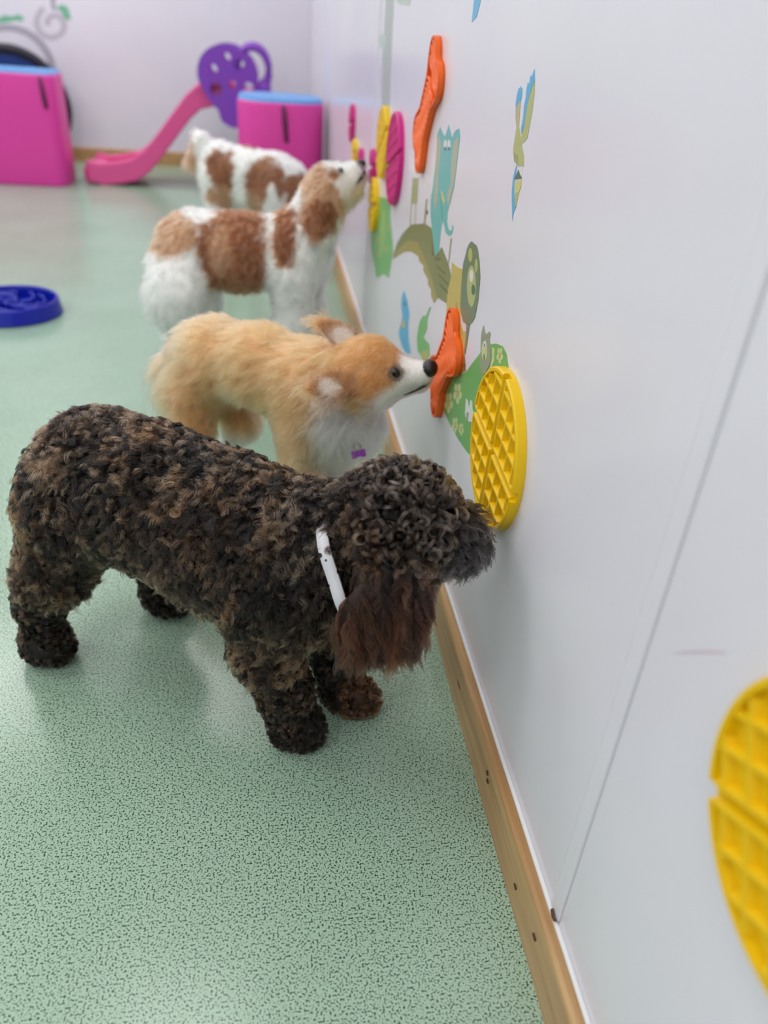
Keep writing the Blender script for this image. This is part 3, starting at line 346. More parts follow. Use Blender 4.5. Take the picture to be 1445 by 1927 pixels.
BACK_STICKERS = {'branch_sticker': [('branch', 'mauve_grey', 1, [(-1.7027, 0.3779), (-1.6783, 0.4381), (-1.6651, 0.4988), (-1.6631, 0.5579), (-1.6724, 0.6134), (-1.6923, 0.6634), (-1.7221, 0.7065), (-1.7606, 0.7412), (-1.8065, 0.7667), (-1.8581, 0.7822), (-1.9139, 0.7873), (-1.9721, 0.7819), (-2.0308, 0.7663), (-2.0883, 0.7408), (-2.1426, 0.7064), (-2.1922, 0.6639), (-2.2354, 0.6148), (-2.2027, 0.5976), (-2.1653, 0.6408), (-2.1222, 0.6781), (-2.0749, 0.7084), (-2.025, 0.7308), (-1.974, 0.7445), (-1.9235, 0.7491), (-1.875, 0.7445), (-1.8303, 0.7308), (-1.7906, 0.7083), (-1.7574, 0.6776), (-1.7319, 0.6397), (-1.7149, 0.5957), (-1.7072, 0.5471), (-1.7092, 0.4953), (-1.721, 0.4423), (-1.7423, 0.3897)]), ('curl', 'pale_mauve', 2, [(-1.6968, 0.9029), (-1.7179, 0.8875), (-1.7359, 0.8696), (-1.7501, 0.85), (-1.7601, 0.8293), (-1.7657, 0.8085), (-1.7668, 0.7882), (-1.7635, 0.7692), (-1.756, 0.7521), (-1.7447, 0.7377), (-1.7301, 0.7262), (-1.713, 0.7182), (-1.694, 0.7137), (-1.674, 0.7128), (-1.6537, 0.7155), (-1.6339, 0.7215), (-1.6154, 0.7304), (-1.5989, 0.7417), (-1.5849, 0.7551), (-1.5738, 0.7697), (-1.5659, 0.7851), (-1.5614, 0.8005), (-1.5603, 0.8155), (-1.5625, 0.8294), (-1.5676, 0.8417), (-1.5755, 0.8522), (-1.5855, 0.8604), (-1.5973, 0.8663), (-1.6103, 0.8696), (-1.6239, 0.8704), (-1.6377, 0.8689), (-1.6509, 0.8651), (-1.6633, 0.8594), (-1.6743, 0.8521), (-1.6836, 0.8435), (-1.691, 0.8341), (-1.6962, 0.8244), (-1.6992, 0.8146), (-1.7, 0.8052), (-1.6987, 0.7966), (-1.6955, 0.789), (-1.6567, 0.8035), (-1.659, 0.8046), (-1.6609, 0.8066), (-1.6621, 0.8092), (-1.6625, 0.8125), (-1.6619, 0.8162), (-1.6602, 0.8202), (-1.6574, 0.8243), (-1.6535, 0.8281), (-1.6486, 0.8314), (-1.6429, 0.8341), (-1.6366, 0.8358), (-1.6298, 0.8363), (-1.623, 0.8356), (-1.6165, 0.8335), (-1.6106, 0.83), (-1.6057, 0.8251), (-1.6021, 0.8189), (-1.6, 0.8116), (-1.5997, 0.8035), (-1.6014, 0.7947), (-1.6051, 0.7857), (-1.6109, 0.7769), (-1.6187, 0.7686), (-1.6281, 0.7612), (-1.6391, 0.7552), (-1.6511, 0.7509), (-1.6637, 0.7485), (-1.6766, 0.7483), (-1.689, 0.7505), (-1.7005, 0.7551), (-1.7105, 0.762), (-1.7185, 0.771), (-1.7242, 0.7819), (-1.7272, 0.7944), (-1.7272, 0.808), (-1.7241, 0.8222), (-1.7178, 0.8365), (-1.7085, 0.8504), (-1.6965, 0.8632), (-1.682, 0.8744)]), ('curl', 'mauve_grey', 2, [(-1.6403, 1.0199), (-1.5953, 1.0231), (-1.6187, 0.9093), (-1.6099, 0.8814), (-1.6449, 0.8848)]), ('leaf', 'mint', 3, [(-1.6139, 0.8983), (-1.5788, 0.9177), (-1.5421, 0.9032), (-1.5347, 0.8636), (-1.5322, 0.835), (-1.5709, 0.8382), (-1.5855, 0.8717)]), ('leaf', 'mint', 3, [(-1.9875, 0.8103), (-1.9381, 0.8364), (-1.8944, 0.8308), (-1.8536, 0.845), (-1.8237, 0.8327), (-1.8276, 0.8095), (-1.8791, 0.8089), (-1.9395, 0.7934), (-1.9918, 0.7871)])]}

# ================================================================ wall stickers (thin printed vinyl, built flat on the walls)
STICK_COL = {'sky': (92, 178, 222), 'olive': (184, 188, 122), 'beige_olive': (190, 186, 140), 'olive_dark': (158, 170, 112), 'white': (226, 226, 226),
    'forest': (74, 116, 98), 'yellow_pale': (208, 206, 130), 'teal': (104, 188, 186), 'teal_dark': (82, 164, 164), 'sage': (178, 186, 164), 'slate': (86, 96, 112),
    'moss': (132, 138, 88), 'moss_dark': (104, 110, 70), 'olive_brown': (166, 154, 88), 'mustard': (200, 182, 98), 'moss_grey': (114, 132, 102), 'olive_light': (182, 186, 108),
    'bark': (146, 124, 78), 'bark_dark': (112, 90, 54), 'grass_green': (112, 176, 96), 'cream_yellow': (206, 212, 148), 'grey_green': (150, 158, 132),
    'leaf_green': (120, 186, 112), 'leaf_light': (150, 196, 110), 'sage_olive': (168, 172, 128), 'pale_sage': (178, 188, 184), 'pale_green': (190, 206, 196),
    'scratch': (214, 168, 172), 'mauve_grey': (178, 172, 186), 'pale_mauve': (200, 195, 206), 'mint': (126, 190, 158)}
_sm = {}
def stick_mat(k):
    if k not in _sm: _sm[k] = plain('print_'+k, srgb(*STICK_COL[k]), 0.32, 0.45, vary=0.035, vscale=40)
    return _sm[k]
STICK_INFO = {
 'parrot_sticker': ('blue and olive flying parrot sticker high on the white wall', 'sticker'),
 'bird_tail_sticker': ('blue bird tail sticker cut off by the top of the photo', 'sticker'),
 'elephant_sticker': ('turquoise elephant sticker with long pale ears beside the upper orange bone', 'sticker'),
 'palm_leaf_sticker': ('arched olive palm leaf sticker under the turquoise elephant', 'sticker'),
 'lion_sticker': ('mustard lion sticker with round green mane next to the tree trunk', 'sticker'),
 'tree_trunk_sticker': ('brown tree trunk sticker behind the lower orange bone', 'sticker'),
 'hill_sticker': ('green hill sticker with pale flowers behind the round yellow lick mat', 'sticker'),
 'rabbit_sticker': ('small white rabbit sticker at the edge of the round yellow lick mat', 'sticker'),
 'monkey_sticker': ('small grey green monkey sticker on top of the green hill', 'sticker'),
 'crocodile_sticker': ('light green standing crocodile sticker under the magenta and yellow mats', 'sticker'),
 'snake_sticker': ('wavy bright blue snake sticker above the fluffy tan dog', 'sticker'),
 'cactus_sticker': ('small green plant sticker between the blue snake and the orange bone', 'sticker'),
 'vine_sticker': ('thin olive hanging vine sticker below the upper orange bone', 'sticker'),
 'trunk_sticker': ('tall faint grey green tree trunk sticker left of the upper orange bone', 'sticker'),
 'scratch_mark': ('faint pink scratch on the white cladding near the cropped yellow mat', 'mark'),
}
def wall_sticker(name, parts, info, frame):
    allp = [p for q in parts for p in q[3]]
    ca = (min(p[0] for p in allp)+max(p[0] for p in allp))/2; cb = (min(p[1] for p in allp)+max(p[1] for p in allp))/2
    if frame == 'right': M = Matrix(((0, 0, -1, 0), (-1, 0, 0, ca), (0, 1, 0, cb), (0, 0, 0, 1)))
    else: M = Matrix(((1, 0, 0, ca), (0, 0, -1, YB), (0, 1, 0, cb), (0, 0, 0, 1)))
    root = empty(name, mat=M); finish(root, info[0], info[1], 'animal and plant stickers on the walls' if info[1] == 'sticker' else None)
    for (part, mk, layer, pts) in parts:
        s = -1 if frame == 'right' else 1
        loc = [(s*(p[0]-ca), p[1]-cb) for p in pts]
        area = sum(loc[i][0]*loc[(i+1) % len(loc)][1]-loc[(i+1) % len(loc)][0]*loc[i][1] for i in range(len(loc)))
        if area < 0: loc = loc[::-1]
        if part in ('branch', 'curl') and len(loc) > 12:
            m_ = len(loc)//2; A_, B_ = loc[:m_], loc[m_:][::-1]; bm = bmesh.new(); zz = 0.0004+0.0002*layer
            va = [[bm.verts.new((p[0], p[1], z_)) for p in L_] for L_ in (A_, B_) for z_ in (0.0001, zz)]
            for i in range(m_-1):
                for (P_, Q_) in ((0, 1), (1, 3), (3, 2), (2, 0)): bm.faces.new((va[P_][i], va[P_][i+1], va[Q_][i+1], va[Q_][i]))
            from_bm(part, bm, stick_mat(mk), root)
            continue
        prism(part, loc, 0.0001, 0.0003+0.00022*layer, stick_mat(mk), root)
for _n, _p in WALL_STICKERS.items(): wall_sticker(_n, _p, STICK_INFO[_n], 'right')
for _n, _p in BACK_STICKERS.items(): wall_sticker(_n, _p, ('grey branch sticker with a curl and mint leaves on the back wall', 'sticker'), 'back')

# ================================================================ lick mats on the right wall
def wall_frame(y, z, rot=0.0, x=0.0):
    M = Matrix(((0, 0, -1, x), (-1, 0, 0, y), (0, 1, 0, z), (0, 0, 0, 1)))
    return M @ Matrix.Rotation(rot, 4, 'Z')
def ridge_mesh(bm, x0, x1, y, w_lo, w_hi, z0, z1, slope=0.004):
    """long ridge along local X, trapezoid section"""
    lo = [(x0, y-w_lo), (x1, y-w_lo), (x1, y+w_lo), (x0, y+w_lo)]
    hi = [(x0+slope*.3, y-w_hi), (x1-slope*.3, y-w_hi), (x1-slope*.3, y+w_hi), (x0+slope*.3, y+w_hi)]
    a = [bm.verts.new((p[0], p[1], z0)) for p in lo]; b = [bm.verts.new((p[0], p[1], z1)) for p in hi]
    bm.faces.new(a[::-1]); bm.faces.new(b)
    for i in range(4): bm.faces.new((a[i], a[(i+1) % 4], b[(i+1) % 4], b[i]))
def lick_mat(y, z, R, rot, mat, label, thick=0.0135, pitch=None, groove=0.0042, group='round silicone lick mats on the wall', seg=96):
    root = empty('lick_mat', mat=wall_frame(y, z, rot)); finish(root, label, 'lick mat', group)
    pitch = pitch or R/3.9
    zb = thick*0.42
    circ = [(R*math.cos(2*PI*i/seg), R*math.sin(2*PI*i/seg)) for i in range(seg)]
    bm = bmesh.new(); bm_prism(bm, circ, 0.0002, zb); from_bm('base', bm, mat, root)
    # rim in four arcs, cut by the two crossing grooves
    ri = R-0.0075
    for q in range(4):
        g = math.asin((groove+0.003)/R)
        a0 = q*PI/2+g; a1 = (q+1)*PI/2-g; n = seg//4
        bm = bmesh.new(); prev = None
        for i in range(n+1):
            a = a0+(a1-a0)*i/n; c, s = math.cos(a), math.sin(a)
            cur = [bm.verts.new((r*c, r*s, zz)) for r, zz in ((R, zb*0.5), (R, thick*0.86), (R-0.002, thick), (ri+0.0015, thick), (ri, zb*0.5))]
            if prev:
                for k in range(5): bm.faces.new((prev[k], prev[(k+1) % 5], cur[(k+1) % 5], cur[k]))
            else: bm.faces.new(cur[::-1])
            prev = cur
        bm.faces.new(prev)
        from_bm('rim', bm, mat, root)
    # ridges of the waffle grid, quadrant by quadrant
    for d in range(2):
        k = 0
        offs = [groove+0.0028] + [groove+0.0028+pitch*i for i in range(1, 9)]
        for off in offs:
            for sgn in (1, -1):
                if off > ri-0.004: continue
                half = math.sqrt(ri*ri-off*off)+0.001
                for (x0, x1) in ((groove+0.001, half), (-half, -groove-0.001)):
                    if abs(x1-x0) < 0.006: continue
                    bm = bmesh.new(); ridge_mesh(bm, x0, x1, sgn*off, 0.0046, 0.0016, zb-0.001, thick-0.0004*d)
                    if d:
                        for v in bm.verts: v.co = Vector((-v.co.y, v.co.x, v.co.z))
                    from_bm('ridge', bm, mat, root)
    return root
lick_mat(0.888, 0.440, 0.1085, math.radians(-6), M_yellow, 'round yellow waffle lick mat that the curly dog is licking')
lick_mat(0.2205, 0.529, 0.1045, math.radians(27.5), M_yellow, 'round yellow waffle lick mat cut off by the right photo edge')
lick_mat(1.950, 0.650, 0.100, 0.3, M_magenta, 'round magenta lick mat above the green crocodile sticker', seg=48)
lick_mat(2.165, 0.660, 0.085, 0.5, M_yellow, 'yellow lick mat half hidden behind the large magenta mat', seg=48)
lick_mat(2.985, 0.625, 0.060, 0.2, M_magenta, 'highest and farthest of the small magenta lick mats', seg=40)
lick_mat(2.860, 0.545, 0.045, 0.2, M_yellow, 'small yellow lick mat just under the farthest magenta mat', seg=40)
lick_mat(2.660, 0.545, 0.042, 0.2, M_magenta, 'small magenta lick mat peeping over the brown and white dog muzzle', seg=40)
lick_mat(2.345, 0.578, 0.046, 0.2, M_magenta, 'magenta lick mat at the nose of the brown and white dog', seg=40)
lick_mat(2.285, 0.487, 0.072, 0.2, M_yellow, 'yellow lick mat below the nose of the brown and white dog', seg=40)

def bone_outline(La, lobe, waist, n=120):
    circles = [(La, lobe*0.82, lobe), (La, -lobe*0.82, lobe), (-La, lobe*0.82, lobe), (-La, -lobe*0.82, lobe)]
    out = []
    for i in range(n):
        a = 2*PI*i/n; dx, dy = math.cos(a), math.sin(a); best = 0.0
        for s in range(400, 0, -1):
            r = (La+2*lobe)*1.1*s/400; x, y = r*dx, r*dy
            ins = (abs(x) < La and abs(y) < waist) or any((x-c[0])**2+(y-c[1])**2 < c[2]**2 for c in circles)
            if ins: best = r; break
        out.append((best*dx, best*dy))
    # smooth a little
    for _ in range(2):
        out = [((out[i-1][0]+2*out[i][0]+out[(i+1) % n][0])/4, (out[i-1][1]+2*out[i][1]+out[(i+1) % n][1])/4) for i in range(n)]
    return out
def bone_mat(y, z, La, lobe, waist, rot, label):
    root = empty('bone_lick_mat', mat=wall_frame(y, z, rot)); finish(root, label, 'lick mat', 'orange bone lick mats on the wall')
    th = 0.0125; out = bone_outline(La, lobe, waist)
    prism('base', out, 0.0002, 0.0035, M_orange, root)
    ins = []
    n = len(out)
    for i in range(n):
        p0, p1 = Vector(out[i-1]), Vector(out[(i+1) % n]); t = (p1-p0).normalized(); nn = Vector((-t.y, t.x))
        ins.append((out[i][0]+nn.x*0.004, out[i][1]+nn.y*0.004))
    bm = bmesh.new(); bm_ring_wall(bm, out, ins, 0.002, th); from_bm('rim', bm, M_orange, root)
    # wavy ridges across the bone
    k = 0; x = -La-lobe*0.7
    while x < La+lobe*0.72:
        inside = [p for p in ins if abs(p[0]-x) < 0.006]
        if len(inside) >= 2:
            hw = min(max(p[1] for p in inside), -min(p[1] for p in inside))-0.004
            if hw > 0.008:
                path = [(x+0.0034*math.sin(q*PI/2+k), -hw+2*hw*q/8, 0.0068) for q in range(9)]
                bm = bmesh.new(); bm_tube(bm, path, 0.0062, 6, rx=0.0028); from_bm('ridge', bm, M_orange, root, smooth=True)
        x += 0.0135; k += 1
    return root
bone_mat(1.229, 0.424, 0.073, 0.033, 0.037, BONE_ROT, 'orange bone-shaped lick mat at the nose of the fluffy tan dog')
bone_mat(1.588, 0.786, 0.082, 0.035, 0.040, BONE_ROT, 'upper orange bone-shaped lick mat left of the turquoise elephant sticker')

# ================================================================ blue slow feeder bowl on the floor
bw = empty('slow_feeder_bowl', (-1.172, 2.757, 0.0)); finish(bw, 'blue slow feeder dog bowl with a raised maze on the green floor', 'dog bowl')
bm = bmesh.new()
Rb = 0.160
bm_lathe(bm, [(0, 0.002), (Rb, 0.002), (Rb+0.004, 0.004), (Rb-0.005, 0.049), (Rb-0.009, 0.053), (Rb-0.014, 0.052), (Rb-0.017, 0.044), (Rb-0.020, 0.012), (0, 0.010)], 64)
from_bm('bowl_body', bm, M_bowl, bw, smooth=False)
def maze(path, r=0.005): 
    bm = bmesh.new(); bm_tube(bm, [(p[0]*1.32, p[1]*1.32, 0.026) for p in path], 0.018, 8, rx=r); from_bm('maze_ridge', bm, M_bowl, bw, smooth=True)
for k in range(5):
    a0 = k*2*PI/5
    maze([((0.028+0.062*t/10)*math.cos(a0+1.3*t/10), (0.028+0.062*t/10)*math.sin(a0+1.3*t/10)) for t in range(11)])
    maze([(0.083*math.cos(a0+0.35+0.5*t/6), 0.083*math.sin(a0+0.35+0.5*t/6)) for t in range(7)])
maze([(0.016*math.cos(t*PI/5), 0.016*math.sin(t*PI/5)) for t in range(9)])

# ================================================================ pink foam blocks with blue tops
def foam_block(loc, w, d, h, rot, label, strap_x, taper=0.0, corner=0.10):
    root = empty('foam_block', mat=Matrix.Translation(loc) @ Matrix.Rotation(rot, 4, 'Z')); finish(root, label, 'foam block', 'pink foam play blocks')
    def outline(s, c):
        o = []
        for (cx, cy, a0) in ((w/2-c, d/2-c, 0), (-w/2+c, d/2-c, PI/2), (-w/2+c, -d/2+c, PI), (w/2-c, -d/2+c, 3*PI/2)):
            for i in range(9):
                a = a0+PI/2*i/8; o.append(((cx+c*math.cos(a))*s, (cy+c*math.sin(a))*s))
        return o
    bm = bmesh.new(); rings = []
    for (z, s) in ((0.0, 0.985+taper), (0.012, 1.0+taper), (h*0.35, 1.0+taper*0.7), (h*0.7, 1.0+taper*0.3), (h-0.012, 1.0), (h, 0.988)):
        rings.append([bm.verts.new((p[0], p[1], z)) for p in outline(s, corner)])
    for A, B in zip(rings, rings[1:]):
        for k in range(len(A)): bm.faces.new((A[k], A[(k+1) % len(A)], B[(k+1) % len(A)], B[k]))
    bm.faces.new(rings[0][::-1]); bm.faces.new(rings[-1])
    from_bm('cover', bm, M_pink, root, smooth=False).data.shade_smooth()
    bm = bmesh.new(); bm_prism(bm, outline(0.985, corner), h+0.0005, h+0.016, 0.97); from_bm('top_panel', bm, M_blue_top, root)
    # carrying strap: a flat loop sewn to the front near the top
    bm = bmesh.new()
    p = [(strap_x-0.012, -d/2-0.004, h-0.01), (strap_x-0.006, -d/2-0.010, h-0.06), (strap_x, -d/2-0.012, h-0.11), (strap_x+0.006, -d/2-0.006, h-0.165)]
    bm_tube(bm, p, 0.013, 8, rx=0.004)
    for v in bm.verts: pass
    from_bm('strap', bm, M_strap, root, smooth=True)
    return root
foam_block((-1.80, 5.25, 0), 0.66, 0.30, 0.578, 0.0, 'pink foam block with blue top at the upper left photo corner', 0.275, 0.02, 0.06)
foam_block((-0.230, 4.32, 0), 0.415, 0.44, 0.588, 0.0, 'pink rounded foam block with blue top against the white clad wall', 0.02, 0.0, 0.15)

# ================================================================ small trampoline leaning on the back wall
tr = empty('trampoline', mat=Matrix.Translation((-1.915, 5.95, 0.346)) @ Matrix.Rotation(math.radians(-80), 4, 'X'))
finish(tr, 'round blue trampoline with black rim leaning behind the left foam block', 'trampoline')
_rt = 0.318
tube('rim', [(_rt*math.cos(2*PI*i/48), _rt*math.sin(2*PI*i/48), 0) for i in range(48)], 0.022, M_navy, tr, 8, True, 0.032)
bm = bmesh.new(); bm_prism(bm, [(0.296*math.cos(2*PI*i/48), 0.296*math.sin(2*PI*i/48)) for i in range(48)], -0.006, 0.006); from_bm('mat', bm, M_blue_mesh, tr)

# ================================================================ toddler slide
sl = empty('toddler_slide', (-0.75, 5.40, 0.0)); finish(sl, 'pink toddler slide with purple holed sides behind the small dog', 'slide')
SX, SY = -0.75, 5.40
prof = [(-1.375, 0.100), (-1.35, 0.105), (-1.30, 0.092), (-1.20, 0.105), (-1.10, 0.128), (-1.02, 0.185), (-0.93, 0.285), (-0.84, 0.395), (-0.76, 0.490), (-0.70, 0.540), (-0.62, 0.560), (-0.50, 0.562)]
def chute(w0, w1, dz, th, name, mat, par):
    bm = bmesh.new(); rings = []
    for i, (x, z) in enumerate(prof):
        x -= SX
        rings.append([bm.verts.new((x, w0, z+dz)), bm.verts.new((x, w1, z+dz)), bm.verts.new((x+0.02, w1, z+dz-th)), bm.verts.new((x+0.02, w0, z+dz-th))])
    for A, B in zip(rings, rings[1:]):
        for k in range(4): bm.faces.new((A[k], A[(k+1) % 4], B[(k+1) % 4], B[k]))
    bm.faces.new(rings[0][::-1]); bm.faces.new(rings[-1])
    bmesh.ops.recalc_face_normals(bm, faces=bm.faces)
    o = from_bm(name, bm, mat, par, smooth=False)
    md = o.modifiers.new('round', 'BEVEL'); md.width = 0.012; md.segments = 3
    return o
ct = chute(-0.15, 0.15, -0.035, 0.03, 'chute', M_pink_slide, sl)
chute(-0.185, -0.14, 0.03, 0.125, 'chute_side', M_pink_slide, sl)
chute(0.14, 0.185, 0.03, 0.125, 'chute_side', M_pink_slide, sl)
box('foot_roll', -1.40-SX, -1.28-SX, -0.17, 0.17, 0.0, 0.11, M_pink_slide, sl, 0.04, 3)
# purple side boards: rounded panel with holes and a handle loop
def holed_side(yc, label=None):
    th = 0.055
    cx, cz, R = -0.515, 0.625, 0.165
    outer = []
    for i in range(64):
        a = 2*PI*i/64; r = R*(1+0.05*math.cos(2*a+0.8))
        x, z = cx+r*math.cos(a), cz+r*math.sin(a)
        # lower lobe reaching down to the right
        if math.sin(a) < -0.2: z -= 0.13*max(0, -math.sin(a)-0.2)*(1.0 if math.cos(a) > -0.5 else 0.5); x += 0.03*max(0, -math.sin(a))
        outer.append((x-SX, z))
    holes = [(-0.60, 0.655, 0.030), (-0.585, 0.560, 0.033), (-0.49, 0.585, 0.022), (-0.40, 0.575, 0.030), (-0.52, 0.720, 0.026), (-0.45, 0.690, 0.030)]
    bm = bmesh.new()
    # front/back plates are made of triangles filled round the holes
    for yy in (yc-th/2, yc+th/2):
        edges = []
        def loop(pts):
            vs = [bm.verts.new((p[0], yy, p[1])) for p in pts]
            for i in range(len(vs)): edges.append(bm.edges.new((vs[i], vs[(i+1) % len(vs)])))
            return vs
        loop(outer)
        for (hx, hz, hr) in holes: loop([(hx-SX+hr*math.cos(2*PI*i/14), hz+hr*math.sin(2*PI*i/14)) for i in range(14)])
        bmesh.ops.triangle_fill(bm, use_beauty=True, use_dissolve=False, edges=edges)
    def wallloop(pts):
        a = [bm.verts.new((p[0], yc-th/2, p[1])) for p in pts]; b = [bm.verts.new((p[0], yc+th/2, p[1])) for p in pts]
        for i in range(len(a)): bm.faces.new((a[i], a[(i+1) % len(a)], b[(i+1) % len(a)], b[i]))
    wallloop(outer)
    for (hx, hz, hr) in holes: wallloop([(hx-SX+hr*math.cos(2*PI*i/14), hz+hr*math.sin(2*PI*i/14)) for i in range(14)])
    bmesh.ops.remove_doubles(bm, verts=bm.verts, dist=0.0002)
    sd = from_bm('side_board', bm, M_purple, sl)
    # handle loop behind the round part
    lp = []
    for i in range(20):
        a = math.radians(-70+250*i/19); lp.append((-0.375-SX+0.095*math.cos(a), yc, 0.665+0.115*math.sin(a)))
    tube('handle_loop', lp, 0.02, M_purple, sd, 8)
    # legs down to the floor
    box('leg', -0.44-SX, -0.38-SX, yc-0.03, yc+0.03, 0.0, 0.46, M_purple, sl, 0.012)
    box('leg', -0.34-SX, -0.27-SX, yc-0.03, yc+0.03, 0.0, 0.60, M_purple, sl, 0.012)
    return sd
holed_side(-0.215); holed_side(0.215)
for (hx, hz) in ((-0.60, 0.655), (-0.585, 0.56)):
    pass
for k in range(2):
    box('step', -0.50-SX, -0.30-SX, -0.19, 0.19, 0.16+0.2*k, 0.19+0.2*k, M_peach, sl, 0.008)
box('deck', -0.64-SX, -0.30-SX, -0.19, 0.19, 0.50, 0.545, M_peach, sl, 0.008)

# ================================================================ animals: one continuous skin from blended volumes, fur as hair curves
def smin(a, b, k):
    h = np.maximum(k-np.abs(a-b), 0.0)/k
    return np.minimum(a, b)-h*h*k*0.25
def sdf_eval(prims, P):
    d = None
    for pr in prims:
        t = pr[0]
        if t == 'rc':
            _, a, b, ra, rb, k = pr
            a = np.asarray(a, np.float32); b = np.asarray(b, np.float32); ba = b-a
            h = np.clip(((P-a)@ba)/max(float(ba@ba), 1e-9), 0, 1)
            q = P-a-h[:, None]*ba
            v = np.sqrt((q*q).sum(1))-(ra+(rb-ra)*h)
        else:
            _, c, r, R3, k = pr
            q = P-np.asarray(c, np.float32)
            if R3 is not None: q = q@np.asarray(R3, np.float32)
            r = np.asarray(r, np.float32)
            k0 = np.sqrt(((q/r)**2).sum(1)); k1 = np.sqrt(((q/(r*r))**2).sum(1))+1e-6
            v = k0*(k0-1.0)/k1
        d = v if d is None else smin(d, v, k)
    return d.astype(np.float32)
def surface_nets(prims, lo, hi, res):
    n = [int(math.ceil((hi[i]-lo[i])/res))+1 for i in range(3)]
    g = [lo[i]+res*np.arange(n[i]) for i in range(3)]
    F = np.empty(n, np.float32)
    Yg, Zg = np.meshgrid(g[1], g[2], indexing='ij')
    for i0 in range(0, n[0], 16):
        xs = g[0][i0:i0+16]
        P = np.empty((len(xs),)+Yg.shape+(3,), np.float32)
        P[..., 0] = xs[:, None, None]; P[..., 1] = Yg; P[..., 2] = Zg
        F[i0:i0+16] = sdf_eval(prims, P.reshape(-1, 3)).reshape(len(xs), n[1], n[2])
    cn = (n[0]-1, n[1]-1, n[2]-1)
    acc = np.zeros((cn[0]*cn[1]*cn[2], 3)); cnt = np.zeros(cn[0]*cn[1]*cn[2])
    cid = lambda i, j, k: (i*cn[1]+j)*cn[2]+k
    quads = []
    for ax in range(3):
        sl0 = [slice(None)]*3; sl1 = [slice(None)]*3
        sl0[ax] = slice(0, -1); sl1[ax] = slice(1, None)
        f0 = F[tuple(sl0)]; f1 = F[tuple(sl1)]
        I = np.argwhere((f0 < 0) != (f1 < 0))
        b, c = (ax+1) % 3, (ax+2) % 3
        ok = (I[:, b] > 0) & (I[:, c] > 0) & (I[:, b] < n[b]-1) & (I[:, c] < n[c]-1)
        I = I[ok]
        a0 = f0[tuple(I.T)]; a1 = f1[tuple(I.T)]
        t = a0/(a0-a1)
        pos = np.stack([lo[q]+res*I[:, q] for q in range(3)], 1).astype(float); pos[:, ax] += t*res
        ids = []
        for (db, dc) in ((-1, -1), (0, -1), (0, 0), (-1, 0)):
            J = I.copy(); J[:, b] += db; J[:, c] += dc
            q = cid(J[:, 0], J[:, 1], J[:, 2]); ids.append(q)
            np.add.at(acc, q, pos); np.add.at(cnt, q, 1)
        Q = np.stack(ids, 1); flip = a0 > 0
        Q[flip] = Q[flip][:, ::-1]
        quads.append(Q)
    Q = np.concatenate(quads)
    used = np.unique(Q); V = acc[used]/cnt[used][:, None]
    remap = np.full(len(acc), -1); remap[used] = np.arange(len(used))
    return V, remap[Q]
def sdf_normal(prims, P, e=0.0015):
    P = P.astype(np.float32); g = np.zeros_like(P)
    for i in range(3):
        d = np.zeros(3, np.float32); d[i] = e
        g[:, i] = sdf_eval(prims, P+d)-sdf_eval(prims, P-d)
    return g/(np.linalg.norm(g, axis=1, keepdims=True)+1e-9)
def _hash(i, j, k, seed):
    h = (i*374761393+j*668265263+k*2147483647+seed*974634777) & 0xffffffff
    h = ((h ^ (h >> 13))*1274126177) & 0xffffffff
    return ((h ^ (h >> 16)) & 0xffff)/65535.0
def vnoise(P, freq, seed=0):
    q = np.asarray(P, float)*freq+1000.0; i = np.floor(q).astype(np.int64); f = q-i; f = f*f*(3-2*f); r = 0
    for a in (0, 1):
        for b in (0, 1):
            for c in (0, 1):
                w = (f[:, 0] if a else 1-f[:, 0])*(f[:, 1] if b else 1-f[:, 1])*(f[:, 2] if c else 1-f[:, 2])
                r = r+w*_hash(i[:, 0]+a, i[:, 1]+b, i[:, 2]+c, seed)
    return r
def nrm(v): return v/(np.linalg.norm(v, axis=-1, keepdims=True)+1e-9)
def lerp(a, b, t): return a+(b-a)*t
def sample_surface(V, Q, n, rng):
    T = np.concatenate([Q[:, [0, 1, 2]], Q[:, [0, 2, 3]]])
    A = V[T[:, 0]]; B = V[T[:, 1]]; Cc = V[T[:, 2]]
    ar = np.linalg.norm(np.cross(B-A, Cc-A), axis=1); cum = np.cumsum(ar); 
    idx = np.searchsorted(cum, rng.random(n)*cum[-1])
    u = np.sqrt(rng.random(n)); v = rng.random(n)
    return A[idx]*(1-u)[:, None]+B[idx]*(u*(1-v))[:, None]+Cc[idx]*(u*v)[:, None]
def fur_material(name, rough=0.5, spec=0.35, tip=1.35, root=0.55):
    m, N, L, P = new_mat(name)
    at = N.new('ShaderNodeAttribute'); at.attribute_name = 'col'; at.attribute_type = 'GEOMETRY'
    hi = N.new('ShaderNodeHairInfo')
    mr = N.new('ShaderNodeMapRange'); mr.inputs['To Min'].default_value = root; mr.inputs['To Max'].default_value = tip
    L.new(hi.outputs['Intercept'], mr.inputs['Value'])
    mu = N.new('ShaderNodeVectorMath'); mu.operation = 'SCALE'
    L.new(at.outputs['Color'], mu.inputs[0]); L.new(mr.outputs['Result'], mu.inputs['Scale'])
    L.new(mu.outputs['Vector'], P.inputs['Base Color'])
    P.inputs['Roughness'].default_value = rough; P.inputs['Specular IOR Level'].default_value = spec
    return m
